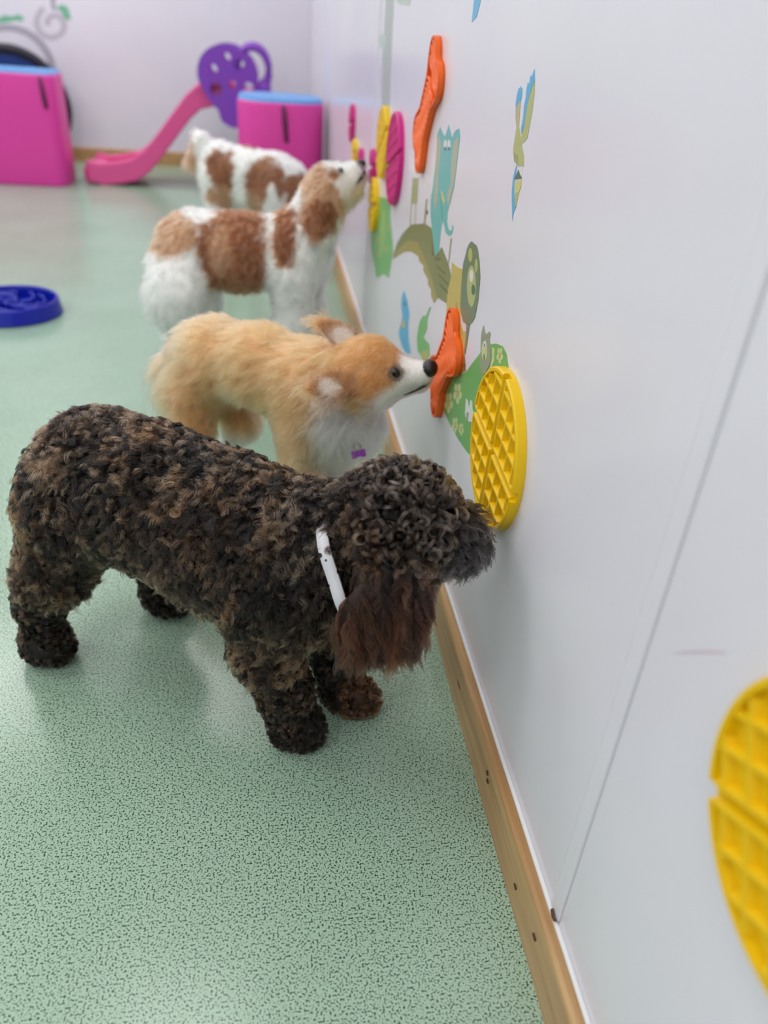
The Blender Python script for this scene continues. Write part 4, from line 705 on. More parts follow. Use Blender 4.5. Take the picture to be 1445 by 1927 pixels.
def hair_bsdf_material(name, rough=0.3, tip=1.3, root=0.6, coat=0.0, ior=1.45):
    m = bpy.data.materials.new(name); m.use_nodes = True
    N, L = m.node_tree.nodes, m.node_tree.links; N.clear()
    out = N.new('ShaderNodeOutputMaterial'); h = N.new('ShaderNodeBsdfHairPrincipled')
    h.model = 'CHIANG'; h.parametrization = 'COLOR'
    h.inputs['Roughness'].default_value = rough; h.inputs['Radial Roughness'].default_value = rough+0.1
    h.inputs['Coat'].default_value = coat; h.inputs['IOR'].default_value = ior; h.inputs['Random Roughness'].default_value = 0.3
    at = N.new('ShaderNodeAttribute'); at.attribute_name = 'col'; at.attribute_type = 'GEOMETRY'
    hi = N.new('ShaderNodeHairInfo')
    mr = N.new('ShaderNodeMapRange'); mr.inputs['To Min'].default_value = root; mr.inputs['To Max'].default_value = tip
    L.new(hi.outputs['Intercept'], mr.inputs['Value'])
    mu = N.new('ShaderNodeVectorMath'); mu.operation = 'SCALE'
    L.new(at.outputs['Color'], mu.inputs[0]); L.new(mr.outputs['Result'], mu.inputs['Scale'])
    L.new(mu.outputs['Vector'], h.inputs['Color']); L.new(h.outputs['BSDF'], out.inputs['Surface'])
    return m
def skin_material(name, k=0.8):
    m, N, L, P = new_mat(name)
    at = N.new('ShaderNodeAttribute'); at.attribute_name = 'col'; at.attribute_type = 'GEOMETRY'
    mu = N.new('ShaderNodeVectorMath'); mu.operation = 'SCALE'; mu.inputs['Scale'].default_value = k
    L.new(at.outputs['Color'], mu.inputs[0]); L.new(mu.outputs['Vector'], P.inputs['Base Color'])
    P.inputs['Roughness'].default_value = 0.7
    return m
def skin_mesh(name, V, Q, cols, mat):
    me = bpy.data.meshes.new(name); me.from_pydata(V.tolist(), [], Q.tolist()); me.update()
    a = me.color_attributes.new('col', 'FLOAT_COLOR', 'POINT')
    a.data.foreach_set('color', np.concatenate([cols, np.ones((len(cols), 1))], 1).astype(np.float32).ravel())
    me.shade_smooth(); me.materials.append(mat)
    return me
def hair_object(name, pts, cols, rad_root, rad_tip, mat, parent):
    """pts (N,K,3) in the parent's local space, cols (N,3)"""
    N_, K, _ = pts.shape
    hc = bpy.data.hair_curves.new(name)
    hc.add_curves([K]*N_)
    hc.points.foreach_set('position', pts.astype(np.float32).ravel())
    s = np.linspace(0, 1, K)
    prof = rad_root+(rad_tip-rad_root)*s**1.5
    rad = np.broadcast_to(prof, (N_, K)) if np.isscalar(rad_root) else None
    hc.points.foreach_set('radius', np.ascontiguousarray(rad, np.float32).ravel())
    ca = hc.attributes.new('col', 'FLOAT_COLOR', 'CURVE')
    ca.data.foreach_set('color', np.concatenate([cols, np.ones((len(cols), 1))], 1).astype(np.float32).ravel())
    hc.materials.append(mat)
    o = bpy.data.objects.new(name, hc); C.objects.link(o); o.parent = parent
    return o
def grow(prims, G, rng, per, spread, length, flow, lift, curl_r, turns, wave_amp, waves, K, curl_mix, droop=0.0, len_jit=0.25, conv_k=0.72, hang=None, hang_dir=None):
    """G: guide roots (n,3). flow (n,3) tangent directions, arrays per guide. Returns pts (n*per,K,3), guide index"""
    n = len(G)
    Nn = sdf_normal(prims, G)
    F = flow-(flow*Nn).sum(1, keepdims=True)*Nn
    F = nrm(F+1e-5); Sd = np.cross(Nn, F)
    th = rng.normal(0, 0.35, n)[:, None]
    F2 = F*np.cos(th)+Sd*np.sin(th); S2 = np.cross(Nn, F2)
    if hang is not None: F2 = nrm(F2*(1-hang[:, None])+hang_dir*hang[:, None])
    gi = np.repeat(np.arange(n), per); M = len(gi)
    r = np.sqrt(rng.random(M))*(np.broadcast_to(spread, n)[gi]); a = rng.random(M)*2*PI
    off = F2[gi]*(r*np.cos(a))[:, None]+S2[gi]*(r*np.sin(a))[:, None]
    R0 = (G[gi]+off).astype(np.float32)
    d = sdf_eval(prims, R0)
    R0 = R0-Nn[gi]*d[:, None]
    off2 = R0-G[gi]
    s = np.linspace(0, 1, K)[None, :, None]
    L = (length[gi]*(1+len_jit*(rng.random(M)-0.5)*2))[:, None, None]
    nn = Nn[gi][:, None, :]; ff = F2[gi][:, None, :]; ss = S2[gi][:, None, :]
    lf = lift[gi][:, None, None]
    # combed part: rises off the skin then lies along the flow
    arc = lf*1.25
    straight = ff*(L*(np.sin(s*(1-lf*0.55)*1.2)*0.9))+nn*(L*lf*(s-0.35*s*s)*1.1)+nn*0.002*s
    ph = (rng.random(n)*2*PI)[gi][:, None, None]+rng.normal(0, 0.25, M)[:, None, None]
    wa = (wave_amp[gi])[:, None, None]; wv = (waves[gi])[:, None, None]
    env = np.minimum(1, s*3)
    straight = straight+ss*(wa*env*(np.sin(2*PI*wv*s+ph)-np.sin(ph)))+nn*(0.5*wa*env*(np.cos(2*PI*wv*s+ph)-np.cos(ph)))
    # ring curl part
    cr = (curl_r[gi]*(1+0.22*(rng.random(M)-0.5)))[:, None, None]; tn = (turns[gi]*(1+0.15*(rng.random(M)-0.5)))[:, None, None]
    sg = np.where(rng.random(n) < 0.5, -1.0, 1.0)[gi][:, None, None]
    al = (rng.random(n)*1.1+0.15)[gi][:, None, None]
    e1 = nn*np.sin(al)+ff*np.cos(al)
    e2 = (ff*(-np.sin(al))+nn*np.cos(al))*0.55*1.0+ss*sg*0.85
    phi = s*tn*2*PI
    ring = e1*(cr*np.sin(phi))+e2*(cr*(1-np.cos(phi)))+nn*(cr*0.9*np.minimum(1, s*2.2))+ff*(cr*0.6*s)
    cm = curl_mix[gi][:, None, None]
    path = straight*(1-cm)+ring*cm
    path = path-np.array([0, 0, 1.0])*(droop*(L/0.04)*s**2)
    conv = 1-(conv_k*s**1.2)
    pts = G[gi][:, None, :]+off2[:, None, :]*conv+path
    return pts, gi, Nn
def patch_mix(P, cols, patches):
    """patches: (centre, radii, colour, softness, noise)"""
    for (c, r, col, soft, nz) in patches:
        q = (P-np.asarray(c))/np.asarray(r)
        d = np.sqrt((q*q).sum(1))+nz*(vnoise(P, 38, 7)-0.5)+nz*0.6*(vnoise(P, 90, 9)-0.5)
        w = np.clip((1+soft-d)/(2*soft+1e-6), 0, 1); w = (w*w*(3-2*w))[:, None]
        cols = cols*(1-w)+np.asarray(col)*w
    return cols
def rotz(a): return np.array([[math.cos(a), -math.sin(a), 0], [math.sin(a), math.cos(a), 0], [0, 0, 1.0]])
def roty(a): return np.array([[math.cos(a), 0, math.sin(a)], [0, 1.0, 0], [-math.sin(a), 0, math.cos(a)]])
def rotx(a): return np.array([[1.0, 0, 0], [0, math.cos(a), -math.sin(a)], [0, math.sin(a), math.cos(a)]])
def dog_object(name, loc, heading, V, Q, cols, mat, label, group=None):
    me = skin_mesh(name, V, Q, cols, mat)
    o = bpy.data.objects.new(name, me); C.objects.link(o)
    o.location = loc; o.rotation_euler = (0, 0, heading)
    finish(o, label, 'dog', group)
    return o
class Frame:
    """a head frame inside dog space"""
    def __init__(self, c, yaw, pitch, roll=0.0):
        self.c = np.asarray(c, float); self.R = rotz(yaw)@roty(-pitch)@rotx(roll)
    def p(self, x, y, z): return self.c+self.R@np.array([x, y, z], float)
    def el(self, c, r, k, extra=None):
        R = self.R if extra is None else self.R@extra
        return ('el', self.p(*c), r, R, k)
    def ela(self, c, ax, flat, r, k):
        """ellipsoid with its long axis along ax and its thin axis along flat (frame directions)"""
        a = nrm(np.asarray(ax, float)); f = np.asarray(flat, float); f = nrm(f-a*(a@f)); w = np.cross(f, a)
        return ('el', self.p(*c), r, self.R@np.stack([a, w, f], 1), k)
    def rc(self, a, b, ra, rb, k): return ('rc', self.p(*a), self.p(*b), ra, rb, k)
def small_ellipsoid(name, fr, c, r, mat, parent, extra=None, u=20, v=14):
    R = fr.R if extra is None else fr.R@extra
    bm = bmesh.new(); bm_ellipsoid(bm, fr.p(*c), r, u, v, Matrix(R.tolist()))
    return from_bm(name, bm, mat, parent, smooth=True)
M_nose = plain('wet_black_nose', srgb(26, 22, 24), 0.32, 0.5, bump=0.3, bscale=700, vary=0.1, vscale=300)
M_eye = plain('dark_brown_eye', srgb(22, 13, 9), 0.06, 0.6, vary=0.1)
M_lip = plain('black_lip', srgb(34, 26, 26), 0.5)

# ---------------------------------------------------------------- dog nearest the camera: dark curly cocker-type dog
def curly_dog():
    rng = np.random.default_rng(11)
    hd = Frame((0.092, 0.021, 0.398), math.radians(40), math.radians(-6))
    pr = [
     ('rc', (-0.03, 0, 0.292), (-0.16, 0, 0.300), 0.084, 0.094, 0.05),
     ('rc', (-0.16, 0, 0.300), (-0.29, 0, 0.317), 0.094, 0.086, 0.05),
     ('rc', (-0.29, 0, 0.317), (-0.375, 0, 0.322), 0.088, 0.084, 0.05),
     ('el', (-0.395, 0, 0.308), (0.078, 0.086, 0.090), None, 0.05),
     # near rear leg
     ('rc', (-0.400, -0.050, 0.27), (-0.425, -0.076, 0.18), 0.066, 0.044, 0.05),
     ('rc', (-0.425, -0.076, 0.18), (-0.462, -0.084, 0.115), 0.042, 0.028, 0.04),
     ('rc', (-0.462, -0.084, 0.115), (-0.466, -0.088, 0.045), 0.027, 0.028, 0.03),
     ('el', (-0.456, -0.088, 0.028), (0.038, 0.031, 0.026), None, 0.025),
     # far rear leg
     ('rc', (-0.39, 0.052, 0.27), (-0.365, 0.082, 0.18), 0.066, 0.044, 0.05),
     ('rc', (-0.365, 0.082, 0.18), (-0.400, 0.100, 0.115), 0.042, 0.028, 0.04),
     ('rc', (-0.400, 0.100, 0.115), (-0.390, 0.104, 0.045), 0.027, 0.028, 0.03),
     ('el', (-0.375, 0.104, 0.028), (0.040, 0.031, 0.026), None, 0.025),
     # near front leg
     ('rc', (-0.050, -0.050, 0.27), (-0.058, -0.058, 0.175), 0.060, 0.036, 0.05),
     ('rc', (-0.058, -0.058, 0.175), (-0.038, -0.046, 0.10), 0.034, 0.029, 0.03),
     ('rc', (-0.038, -0.046, 0.10), (-0.030, -0.040, 0.045), 0.029, 0.028, 0.03),
     ('el', (-0.019, -0.038, 0.028), (0.036, 0.031, 0.026), None, 0.025),
     # far front leg
     ('rc', (-0.03, 0.050, 0.27), (-0.025, 0.054, 0.175), 0.060, 0.036, 0.05),
     ('rc', (-0.025, 0.054, 0.175), (-0.010, 0.058, 0.10), 0.034, 0.029, 0.03),
     ('rc', (-0.010, 0.058, 0.10), (-0.004, 0.060, 0.045), 0.029, 0.028, 0.03),
     ('el', (0.016, 0.061, 0.028), (0.044, 0.031, 0.026), None, 0.025),
     # neck, skull, muzzle
     ('rc', (-0.03, 0.0, 0.318), (0.058, 0.012, 0.368), 0.076, 0.058, 0.06),
     hd.el((-0.004, 0, -0.002), (0.069, 0.063, 0.061), 0.04),
     hd.rc((0.025, 0, -0.022), (0.074, 0, -0.026), 0.048, 0.037, 0.03),
     hd.el((0.076, 0, -0.024), (0.022, 0.033, 0.033), 0.02),
     # hanging ears
     hd.el((-0.022, -0.060, -0.030), (0.040, 0.020, 0.045), 0.02),
     hd.el((-0.026, -0.076, -0.088), (0.056, 0.014, 0.062), 0.015),
     hd.el((-0.022, 0.060, -0.030), (0.040, 0.020, 0.045), 0.02),
     hd.el((-0.026, 0.076, -0.088), (0.056, 0.014, 0.062), 0.015),
    ]
    V, Q = surface_nets(pr, (-0.62, -0.22, -0.012), (0.26, 0.24, 0.52), 0.006)
    V[:, 2] = np.maximum(V[:, 2], 0.001)
    BLACK = np.array([0.0065, 0.005, 0.005]); DARK = np.array([0.026, 0.014, 0.010]); TAN = np.array([0.44, 0.20, 0.088])
    GREY = np.array([0.31, 0.205, 0.13]); RUST = np.array([0.125, 0.038, 0.018])
    hi = np.linalg.inv(hd.R)
    def region(P):
        H = (P-hd.c)@hi.T
        head = np.clip((H[:, 0]+0.075)/0.03, 0, 1)*np.clip((P[:, 2]-0.28)/0.04, 0, 1)*np.clip((P[:, 0]-0.0)/0.03, 0, 1)
        ear = (np.abs(H[:, 1]) > 0.052)*np.clip((-H[:, 2]-0.012)/0.02, 0, 1)*np.clip((0.075-np.abs(H[:, 0]+0.026))/0.01, 0, 1)*(P[:, 0] > 0.02)
        muz = np.clip((H[:, 0]-0.036+np.clip(-H[:, 2], -0.03, 0.03)*0.4)/0.018, 0, 1)*head*(1-ear)
        leg = np.clip((0.17-P[:, 2])/0.03, 0, 1)
        return H, head*(1-ear), ear, muz, leg
    def colour(P, r):
        H, head, ear, muz, leg = region(P)
        n1 = vnoise(P*np.array([1.6, 1, 0.8]), 26, 1); n2 = vnoise(P, 60, 2); n3 = vnoise(P, 9, 3)
        w = np.clip((n1*0.62+n2*0.22+n3*0.25+r*0.60-0.78)/0.32, 0, 1)[:, None]
        light = lerp(TAN, GREY, np.clip(vnoise(P, 14, 5)*1.6-0.35, 0, 1)[:, None])
        base = lerp(BLACK, DARK, np.clip(n3*1.6-0.2, 0, 1)[:, None])
        c = lerp(base, light, w*0.85)
        # darker shoulder and chest side, tan saddle on the loin
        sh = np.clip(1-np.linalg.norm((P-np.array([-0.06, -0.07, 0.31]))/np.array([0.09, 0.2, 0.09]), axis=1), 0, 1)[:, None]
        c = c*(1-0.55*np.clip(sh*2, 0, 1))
        hc = lerp(np.array([0.010, 0.0075, 0.007]), np.array([0.31, 0.225, 0.172]), np.clip(n2*0.5+r*0.85-0.42, 0, 1)[:, None])
        warm = np.clip((-H[:, 0]-0.0)/0.05, 0, 1)[:, None]*np.clip((0.035-H[:, 2])/0.05, 0, 1)[:, None]
        hc = lerp(hc, hc*np.array([1.25, 0.85, 0.60]), warm)
        c = lerp(c, hc, head[:, None])
        mc = lerp(np.array([0.014, 0.012, 0.013]), np.array([0.17, 0.145, 0.145]), np.clip(r*0.9+n2*0.3-0.35-np.clip((H[:, 0]-0.085)/0.03, 0, 1), 0, 1)[:, None])
        c = lerp(c, mc, muz[:, None])
        tip = np.clip((-H[:, 2]-0.105)/0.04, 0, 1)+np.clip((H[:, 0]-0.012)/0.03, 0, 1)*0.6
        ec = lerp(np.array([0.018, 0.010, 0.009]), RUST, np.clip((vnoise(P*np.array([1, 1, 0.35]), 70, 6)*0.9+r*0.5-0.32-tip*0.75), 0, 1)[:, None])
        c = lerp(c, ec, ear[:, None])
        # legs: darker, black toes; rusty far front paw
        lc = lerp(BLACK*1.1, np.array([0.22, 0.13, 0.08]), np.clip(n2*0.7+r*0.6-0.52, 0, 1)[:, None])
        c = lerp(c, lc, leg[:, None])
        toe = np.clip((0.062-P[:, 2])/0.02, 0, 1)
        c = lerp(c, lerp(BLACK, DARK, r[:, None]*0.7), toe[:, None]*0.9)
        ff = np.clip(1-np.abs(P[:, 1]-0.061)/0.05, 0, 1)*(P[:, 0] > -0.05)*np.clip((0.10-P[:, 2])/0.04, 0, 1)*np.clip((P[:, 0]-0.0)/0.02, 0, 1)
        c = lerp(c, lerp(DARK, np.array([0.30, 0.13, 0.065]), np.clip(n2*0.6+r*0.6-0.15, 0, 1)[:, None]), np.clip(ff*2.0, 0, 1)[:, None])
        return c
    skin = skin_material('curly_dog_skin', 0.3)  # skin colour scaled down to paint deeper shade between the locks
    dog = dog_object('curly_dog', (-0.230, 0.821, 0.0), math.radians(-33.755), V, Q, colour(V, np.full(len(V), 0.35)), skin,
        'dark brown and black curly-coated dog with white collar licking the round yellow mat', 'dogs along the wall')
    # guides
    G = sample_surface(V, Q, 11500, rng)
    G = G[G[:, 2] > 0.006]
    H, head, ear, muz, leg = region(G)
    n = len(G); r = rng.random(n)
    flow = np.tile(np.array([-0.6, 0, -0.8]), (n, 1))
    top = np.clip((G[:, 2]-0.34)/0.05, 0, 1)[:, None]
    flow = lerp(flow, np.array([-0.9, 0, -0.35])+0*flow, top)
    turb = np.stack([vnoise(G, 17, q_) for q_ in (51, 52, 53)], 1)-0.5
    flow = flow+2.0*turb
    hflow = np.array([-0.2, 0, 0.1])+0.9*rng.normal(0, 1, (n, 3))
    flow = lerp(flow, hflow, head[:, None])
    flow = lerp(flow, np.array([0.02, 0, -1.0])+0.06*rng.normal(0, 1, (n, 3)), ear[:, None])
    mflow = (hd.R@np.array([0.2, 0, -1.0]))+0.25*rng.normal(0, 1, (n, 3))
    flow = lerp(flow, mflow, muz[:, None])
    flow = lerp(flow, np.array([0.1, 0, -0.8])+0.5*rng.normal(0, 1, (n, 3)), leg[:, None])
    length = 0.022+0.018*rng.random(n)
    length = lerp(length, 0.046+0.018*rng.random(n), ear); length = lerp(length, 0.016+0*length, leg)
    length = lerp(length, 0.028+0.012*rng.random(n), muz)
    length = np.where(G[:, 2] < 0.03, 0.013, length)
    lift = np.full(n, 0.32); lift = lerp(lift, 0.07+0*lift, ear); lift = lerp(lift, 0.22+0*lift, muz); lift = lerp(lift, 0.5+0*lift, leg)
    curl_r = 0.0058+0.0024*rng.random(n); curl_r = lerp(curl_r, 0.0062+0.0030*rng.random(n), head); curl_r = lerp(curl_r, 0.0048+0*curl_r, leg)
    turns = 0.75+0.35*rng.random(n)
    wave = 0.0036+0.0016*rng.random(n); wave = lerp(wave, 0.0026+0.003*rng.random(n), ear)
    waves = 1.0+0.5*rng.random(n); spread = lerp(0.0040+0.0030*rng.random(n), 0.0032+0*r, head); spread = lerp(spread, 0.0042+0*r, leg)
    cm = np.clip(rng.normal(0.34, 0.28, n), 0, 0.9); cm = lerp(cm, 0.95+0*cm, head); cm = lerp(cm, np.clip(rng.normal(0.05, 0.1, n), 0, 0.5), ear)
    cm = lerp(cm, 0.04+0*cm, muz); cm = lerp(cm, 0.62+0*cm, leg)
    droop = 0.004
    zb = (hd.p(-0.026, 0, -0.150))[2]
    length = np.where(ear > 0.5, np.minimum(length, np.maximum(G[:, 2]-zb, 0)+0.010+0.012*rng.random(n)), length)
    hdir = nrm(np.array([0.05, -0.02, -1.0])+0.10*rng.normal(0, 1, (n, 3)))
    pts, gi, Nn = grow(pr, G, rng, 22, spread, length, flow, lift, curl_r, turns, wave, waves, 11, cm, droop, 0.25, 0.72, np.clip(ear, 0, 0.92), hdir)
    cg = colour(G, r)
    cols = cg[gi]*(0.45+1.25*rng.random(len(gi))**1.5)[:, None]
    pts[:, :, 2] = np.maximum(pts[:, :, 2], 0.0015)
    # keep fur out of the wall
    ca, sa = math.cos(math.radians(-33.755)), math.sin(math.radians(-33.755))
    wx = -0.230+pts[:, :, 0]*ca-pts[:, :, 1]*sa
    keep = wx.max(1) < -0.020
    keep &= np.linalg.norm(pts[:, 0, :]-hd.p(0.097, 0, -0.006), axis=1) > 0.019
    hair_object('curly_coat', pts[keep], cols[keep], 0.00027, 0.00010, hair_bsdf_material('curly_fur', 0.24, 1.35, 0.30, 0.0, 1.42), dog)  # root colour darkened as painted shade inside the coat
    # nose and collar
    small_ellipsoid('nose', hd, (0.097, 0, -0.010), (0.014, 0.018, 0.015), M_nose, dog)
    cc = np.array([0.026, 0.006, 0.336]); ax = nrm(np.array([0.80, 0.30, 0.42])); up = np.array([0, 0, 1.0]); e1 = nrm(np.cross(up, ax)); e2 = np.cross(ax, e1)
    bm = bmesh.new(); seg = 64; rings = []; rads = []; dirs = []
    for i in range(seg):
        a = 2*PI*i/seg; d = e1*math.cos(a)*1.0+e2*math.sin(a)*1.0
        # radius follows the neck
        rr = 0.085; lim = 0.0105 if d[2] < 0.55 else 0.0105-0.014*min(1, (d[2]-0.55)/0.25)
        lo_, hi_ = 0.05, 0.14
        for _ in range(18):
            mid = (lo_+hi_)/2
            if sdf_eval(pr, (cc+d*mid)[None].astype(np.float32))[0] < lim: lo_ = mid
            else: hi_ = mid
        rr = min(lo_, 0.108)
        rads.append(rr); dirs.append(d)
    for _ in range(6): rads = [(rads[i-1]+rads[i]+rads[(i+1) % seg])/3 for i in range(seg)]
    for d, rr in zip(dirs, rads):
        rings.append([bm.verts.new(Vector(cc+d*(rr+t)+ax*w)) for (t, w) in ((0, -0.0080), (0.0025, -0.0072), (0.0025, 0.0072), (0, 0.0080))])
    for i in range(seg):
        A, B = rings[i], rings[(i+1) % seg]
        for k in range(4): bm.faces.new((A[k], A[(k+1) % 4], B[(k+1) % 4], B[k]))
    m, N, L, P = new_mat('white_dotted_collar')
    tc = N.new('ShaderNodeTexCoord'); vo = N.new('ShaderNodeTexVoronoi'); vo.inputs['Scale'].default_value = 75
    L.new(tc.outputs['Object'], vo.inputs['Vector'])
    rp = N.new('ShaderNodeValToRGB'); rp.color_ramp.interpolation = 'LINEAR'
    rp.color_ramp.elements[0].position = 0.22; rp.color_ramp.elements[0].color = srgb(40, 40, 44); rp.color_ramp.elements[1].position = 0.26; rp.color_ramp.elements[1].color = srgb(214, 214, 220)
    L.new(vo.outputs['Distance'], rp.inputs['Fac']); L.new(rp.outputs['Color'], P.inputs['Base Color']); P.inputs['Roughness'].default_value = 0.6
    cl = from_bm('collar', bm, m, dog, smooth=True); cl['label'] = 'white collar with small dark dots'
curly_dog()

def straight_fur(dog, pr, V, Q, colour, n, per, spread, style, seed, rad, mat, heading, loc, name, K=7, droop=0.0, keep_fn=None, conv=0.5):
    rng = np.random.default_rng(seed)
    G = sample_surface(V, Q, n, rng); G = G[G[:, 2] > 0.006]; n = len(G)
    length, flow, lift, wave = style(G, rng)
    one = np.ones(n)
    pts, gi, _ = grow(pr, G, rng, per, spread, length, flow, lift, one*0.005, one*0.8, wave, 0.8+0.5*rng.random(n), K, one*0.0, droop, 0.35, conv)
    cols = colour(G, rng.random(n))[gi]*(0.82+0.36*rng.random(len(gi)))[:, None]
    pts[:, :, 2] = np.maximum(pts[:, :, 2], 0.0015)
    wx = loc[0]+pts[:, :, 0]*math.cos(heading)-pts[:, :, 1]*math.sin(heading)
    keep = wx.max(1) < -0.016
    if keep_fn is not None: keep &= keep_fn(pts)
    return hair_object(name, pts[keep], np.clip(cols[keep], 0, 0.95), rad, rad*0.3, mat, dog)

# ---------------------------------------------------------------- fluffy tan spitz-type dog
def tan_dog():
    head_a = math.radians(-37.8); loc = (-0.225, 1.325, 0.0)
    hd = Frame((0.138, -0.020, 0.412), math.radians(17), math.radians(14), math.radians(8))
    pr = [
     ('rc', (0.02, 0, 0.325), (-0.11, 0, 0.352), 0.070, 0.060, 0.05),
     ('rc', (-0.11, 0, 0.352), (-0.215, 0, 0.346), 0.060, 0.062, 0.05),
     ('el', (-0.235, 0, 0.328), (0.062, 0.064, 0.068), None, 0.05),
     ('rc', (-0.265, -0.042, 0.27), (-0.245, -0.058, 0.185), 0.052, 0.032, 0.04),
     ('rc', (-0.245, -0.058, 0.185), (-0.292, -0.060, 0.105), 0.028, 0.017, 0.03),
     ('rc', (-0.292, -0.060, 0.105), (-0.275, -0.060, 0.025), 0.016, 0.016, 0.02),
     ('el', (-0.262, -0.060, 0.018), (0.027, 0.019, 0.016), None, 0.015),
     ('rc', (-0.255, 0.042, 0.27), (-0.215, 0.058, 0.185), 0.052, 0.032, 0.04),
     ('rc', (-0.215, 0.058, 0.185), (-0.262, 0.060, 0.105), 0.028, 0.017, 0.03),
     ('rc', (-0.262, 0.060, 0.105), (-0.245, 0.060, 0.025), 0.016, 0.016, 0.02),
     ('el', (-0.232, 0.060, 0.018), (0.027, 0.019, 0.016), None, 0.015),
     ('rc', (0.012, -0.042, 0.27), (0.010, -0.046, 0.16), 0.046, 0.027, 0.04),
     ('rc', (0.010, -0.046, 0.16), (0.020, -0.045, 0.025), 0.024, 0.017, 0.03),
     ('el', (0.032, -0.045, 0.018), (0.027, 0.020, 0.016), None, 0.015),
     ('rc', (0.020, 0.042, 0.26), (0.015, 0.046, 0.16), 0.046, 0.027, 0.04),
     ('rc', (0.015, 0.046, 0.16), (0.028, 0.045, 0.025), 0.024, 0.017, 0.03),
     ('el', (0.040, 0.045, 0.018), (0.027, 0.020, 0.016), None, 0.015),
     # hanging plume of a tail
     ('rc', (-0.280, 0.0, 0.360), (-0.318, -0.010, 0.295), 0.028, 0.034, 0.03),
     ('rc', (-0.318, -0.010, 0.295), (-0.318, -0.014, 0.190), 0.032, 0.018, 0.03),
     # neck and head
     ('rc', (0.010, 0.0, 0.352), (0.112, -0.014, 0.396), 0.068, 0.052, 0.05),
     ('el', (0.085, -0.010, 0.315), (0.050, 0.055, 0.062), None, 0.05),
     hd.el((-0.006, 0, 0.008), (0.056, 0.053, 0.052), 0.03),
     hd.el((-0.002, -0.030, -0.018), (0.036, 0.026, 0.030), 0.03), hd.el((-0.002, 0.030, -0.018), (0.036, 0.026, 0.030), 0.03),
     hd.rc((0.030, 0, -0.010), (0.082, 0, -0.010), 0.033, 0.0195, 0.022),
     hd.rc((0.030, 0, -0.028), (0.076, 0, -0.030), 0.022, 0.013, 0.012),
     hd.ela((-0.052, -0.066, 0.014), (-0.84, -0.36, 0.30), (-0.15, -0.80, 0.55), (0.034, 0.028, 0.0055), 0.006),
     hd.ela((-0.074, -0.075, 0.022), (-0.84, -0.36, 0.30), (-0.15, -0.80, 0.55), (0.026, 0.014, 0.0045), 0.008),
     hd.ela((-0.050, 0.032, 0.056), (-0.74, 0.05, 0.60), (0.25, -0.75, 0.45), (0.034, 0.022, 0.0055), 0.006),
     hd.ela((-0.070, 0.034, 0.073), (-0.74, 0.05, 0.60), (0.25, -0.75, 0.45), (0.026, 0.012, 0.0045), 0.008),
    ]
    V, Q = surface_nets(pr, (-0.45, -0.16, -0.01), (0.29, 0.16, 0.50), 0.005)
    V[:, 2] = np.maximum(V[:, 2], 0.001)
    hi = np.linalg.inv(hd.R)
    TANC = np.array([0.66, 0.30, 0.125]); CREAM = np.array([0.83, 0.54, 0.345]); RUSTY = np.array([0.52, 0.20, 0.065]); WHITE = np.array([0.96, 0.92, 0.89])
    def colour(P, r):
        H = (P-hd.c)@hi.T
        n1 = vnoise(P, 16, 1); n2 = vnoise(P*np.array([1, 1, 0.5]), 45, 2)
        c = lerp(TANC, CREAM, np.clip(n1*0.9+n2*0.25+r*0.25-0.72, 0, 1)[:, None])
        c = lerp(c, np.array([0.58, 0.205, 0.062])+0*c, np.clip((vnoise(P, 12, 8)-0.50)*2.5, 0, 1)[:, None]*0.5)
        back = np.clip((-0.22-P[:, 0])/0.06, 0, 1)
        c = lerp(c, CREAM*np.array([1.0, 0.98, 0.95]), back[:, None]*0.45)
        # white chest and belly
        chest = np.clip((0.345+(P[:, 0]-0.02)*0.7-P[:, 2])/0.04, 0, 1)*np.clip((P[:, 0]-0.030+np.clip(P[:, 1], -0.1, 0.02)*0.5+0.01)/0.03, 0, 1)
        c = lerp(c, WHITE, chest[:, None]*0.92)
        legw = np.clip((0.19-P[:, 2])/0.06, 0, 1)
        c = lerp(c, WHITE*0.97, legw[:, None]*0.75)
        hm = np.clip((H[:, 0]+0.055)/0.03, 0, 1)*np.clip((P[:, 2]-0.33)/0.03, 0, 1)
        hc = lerp(RUSTY, TANC, np.clip(n2*0.8+r*0.4-0.25-H[:, 2]*3, 0, 1)[:, None])
        c = lerp(c, hc, hm[:, None])
        # pale muzzle, blaze and throat
        mz = np.clip((H[:, 0]-0.046)/0.010, 0, 1)
        jaw = np.clip((-0.016-H[:, 2]+H[:, 0]*0.35)/0.012, 0, 1)*np.clip((H[:, 0]+0.01)/0.03, 0, 1)
        w = np.clip(mz+jaw, 0, 1)*np.clip((P[:, 0]-0.08)/0.03, 0, 1)
        c = lerp(c, WHITE, w[:, None])
        # rusty line in front of each eye
        for sgn in (-1, 1):
            d = np.linalg.norm((H-np.array([0.058, sgn*0.021, 0.006]))/np.array([0.010, 0.012, 0.004]), axis=1)
            c = lerp(c, RUSTY*0.8, np.clip(1.3-d, 0, 1)[:, None]*0.8)
        # dark rims of the ears and eyes
        for q in ((-0.052, -0.066, 0.014), (-0.050, 0.032, 0.056)):
            d = np.linalg.norm((H-np.array(q))/np.array([0.040, 0.022, 0.034]), axis=1)
            c = lerp(c, np.array([0.26, 0.11, 0.05]), np.clip((1.35-d)*3, 0, 1)[:, None]*0.8*(np.abs(H[:, 1]) > 0.02)[:, None])
        for sgn in (-1, 1):
            d = np.linalg.norm((H-np.array([0.0460, sgn*0.029, 0.008]))/np.array([0.0165, 0.014, 0.0135]), axis=1)
            c = lerp(c, np.array([0.05, 0.03, 0.025]), np.clip((1.15-d)*4, 0, 1)[:, None]*0.9)
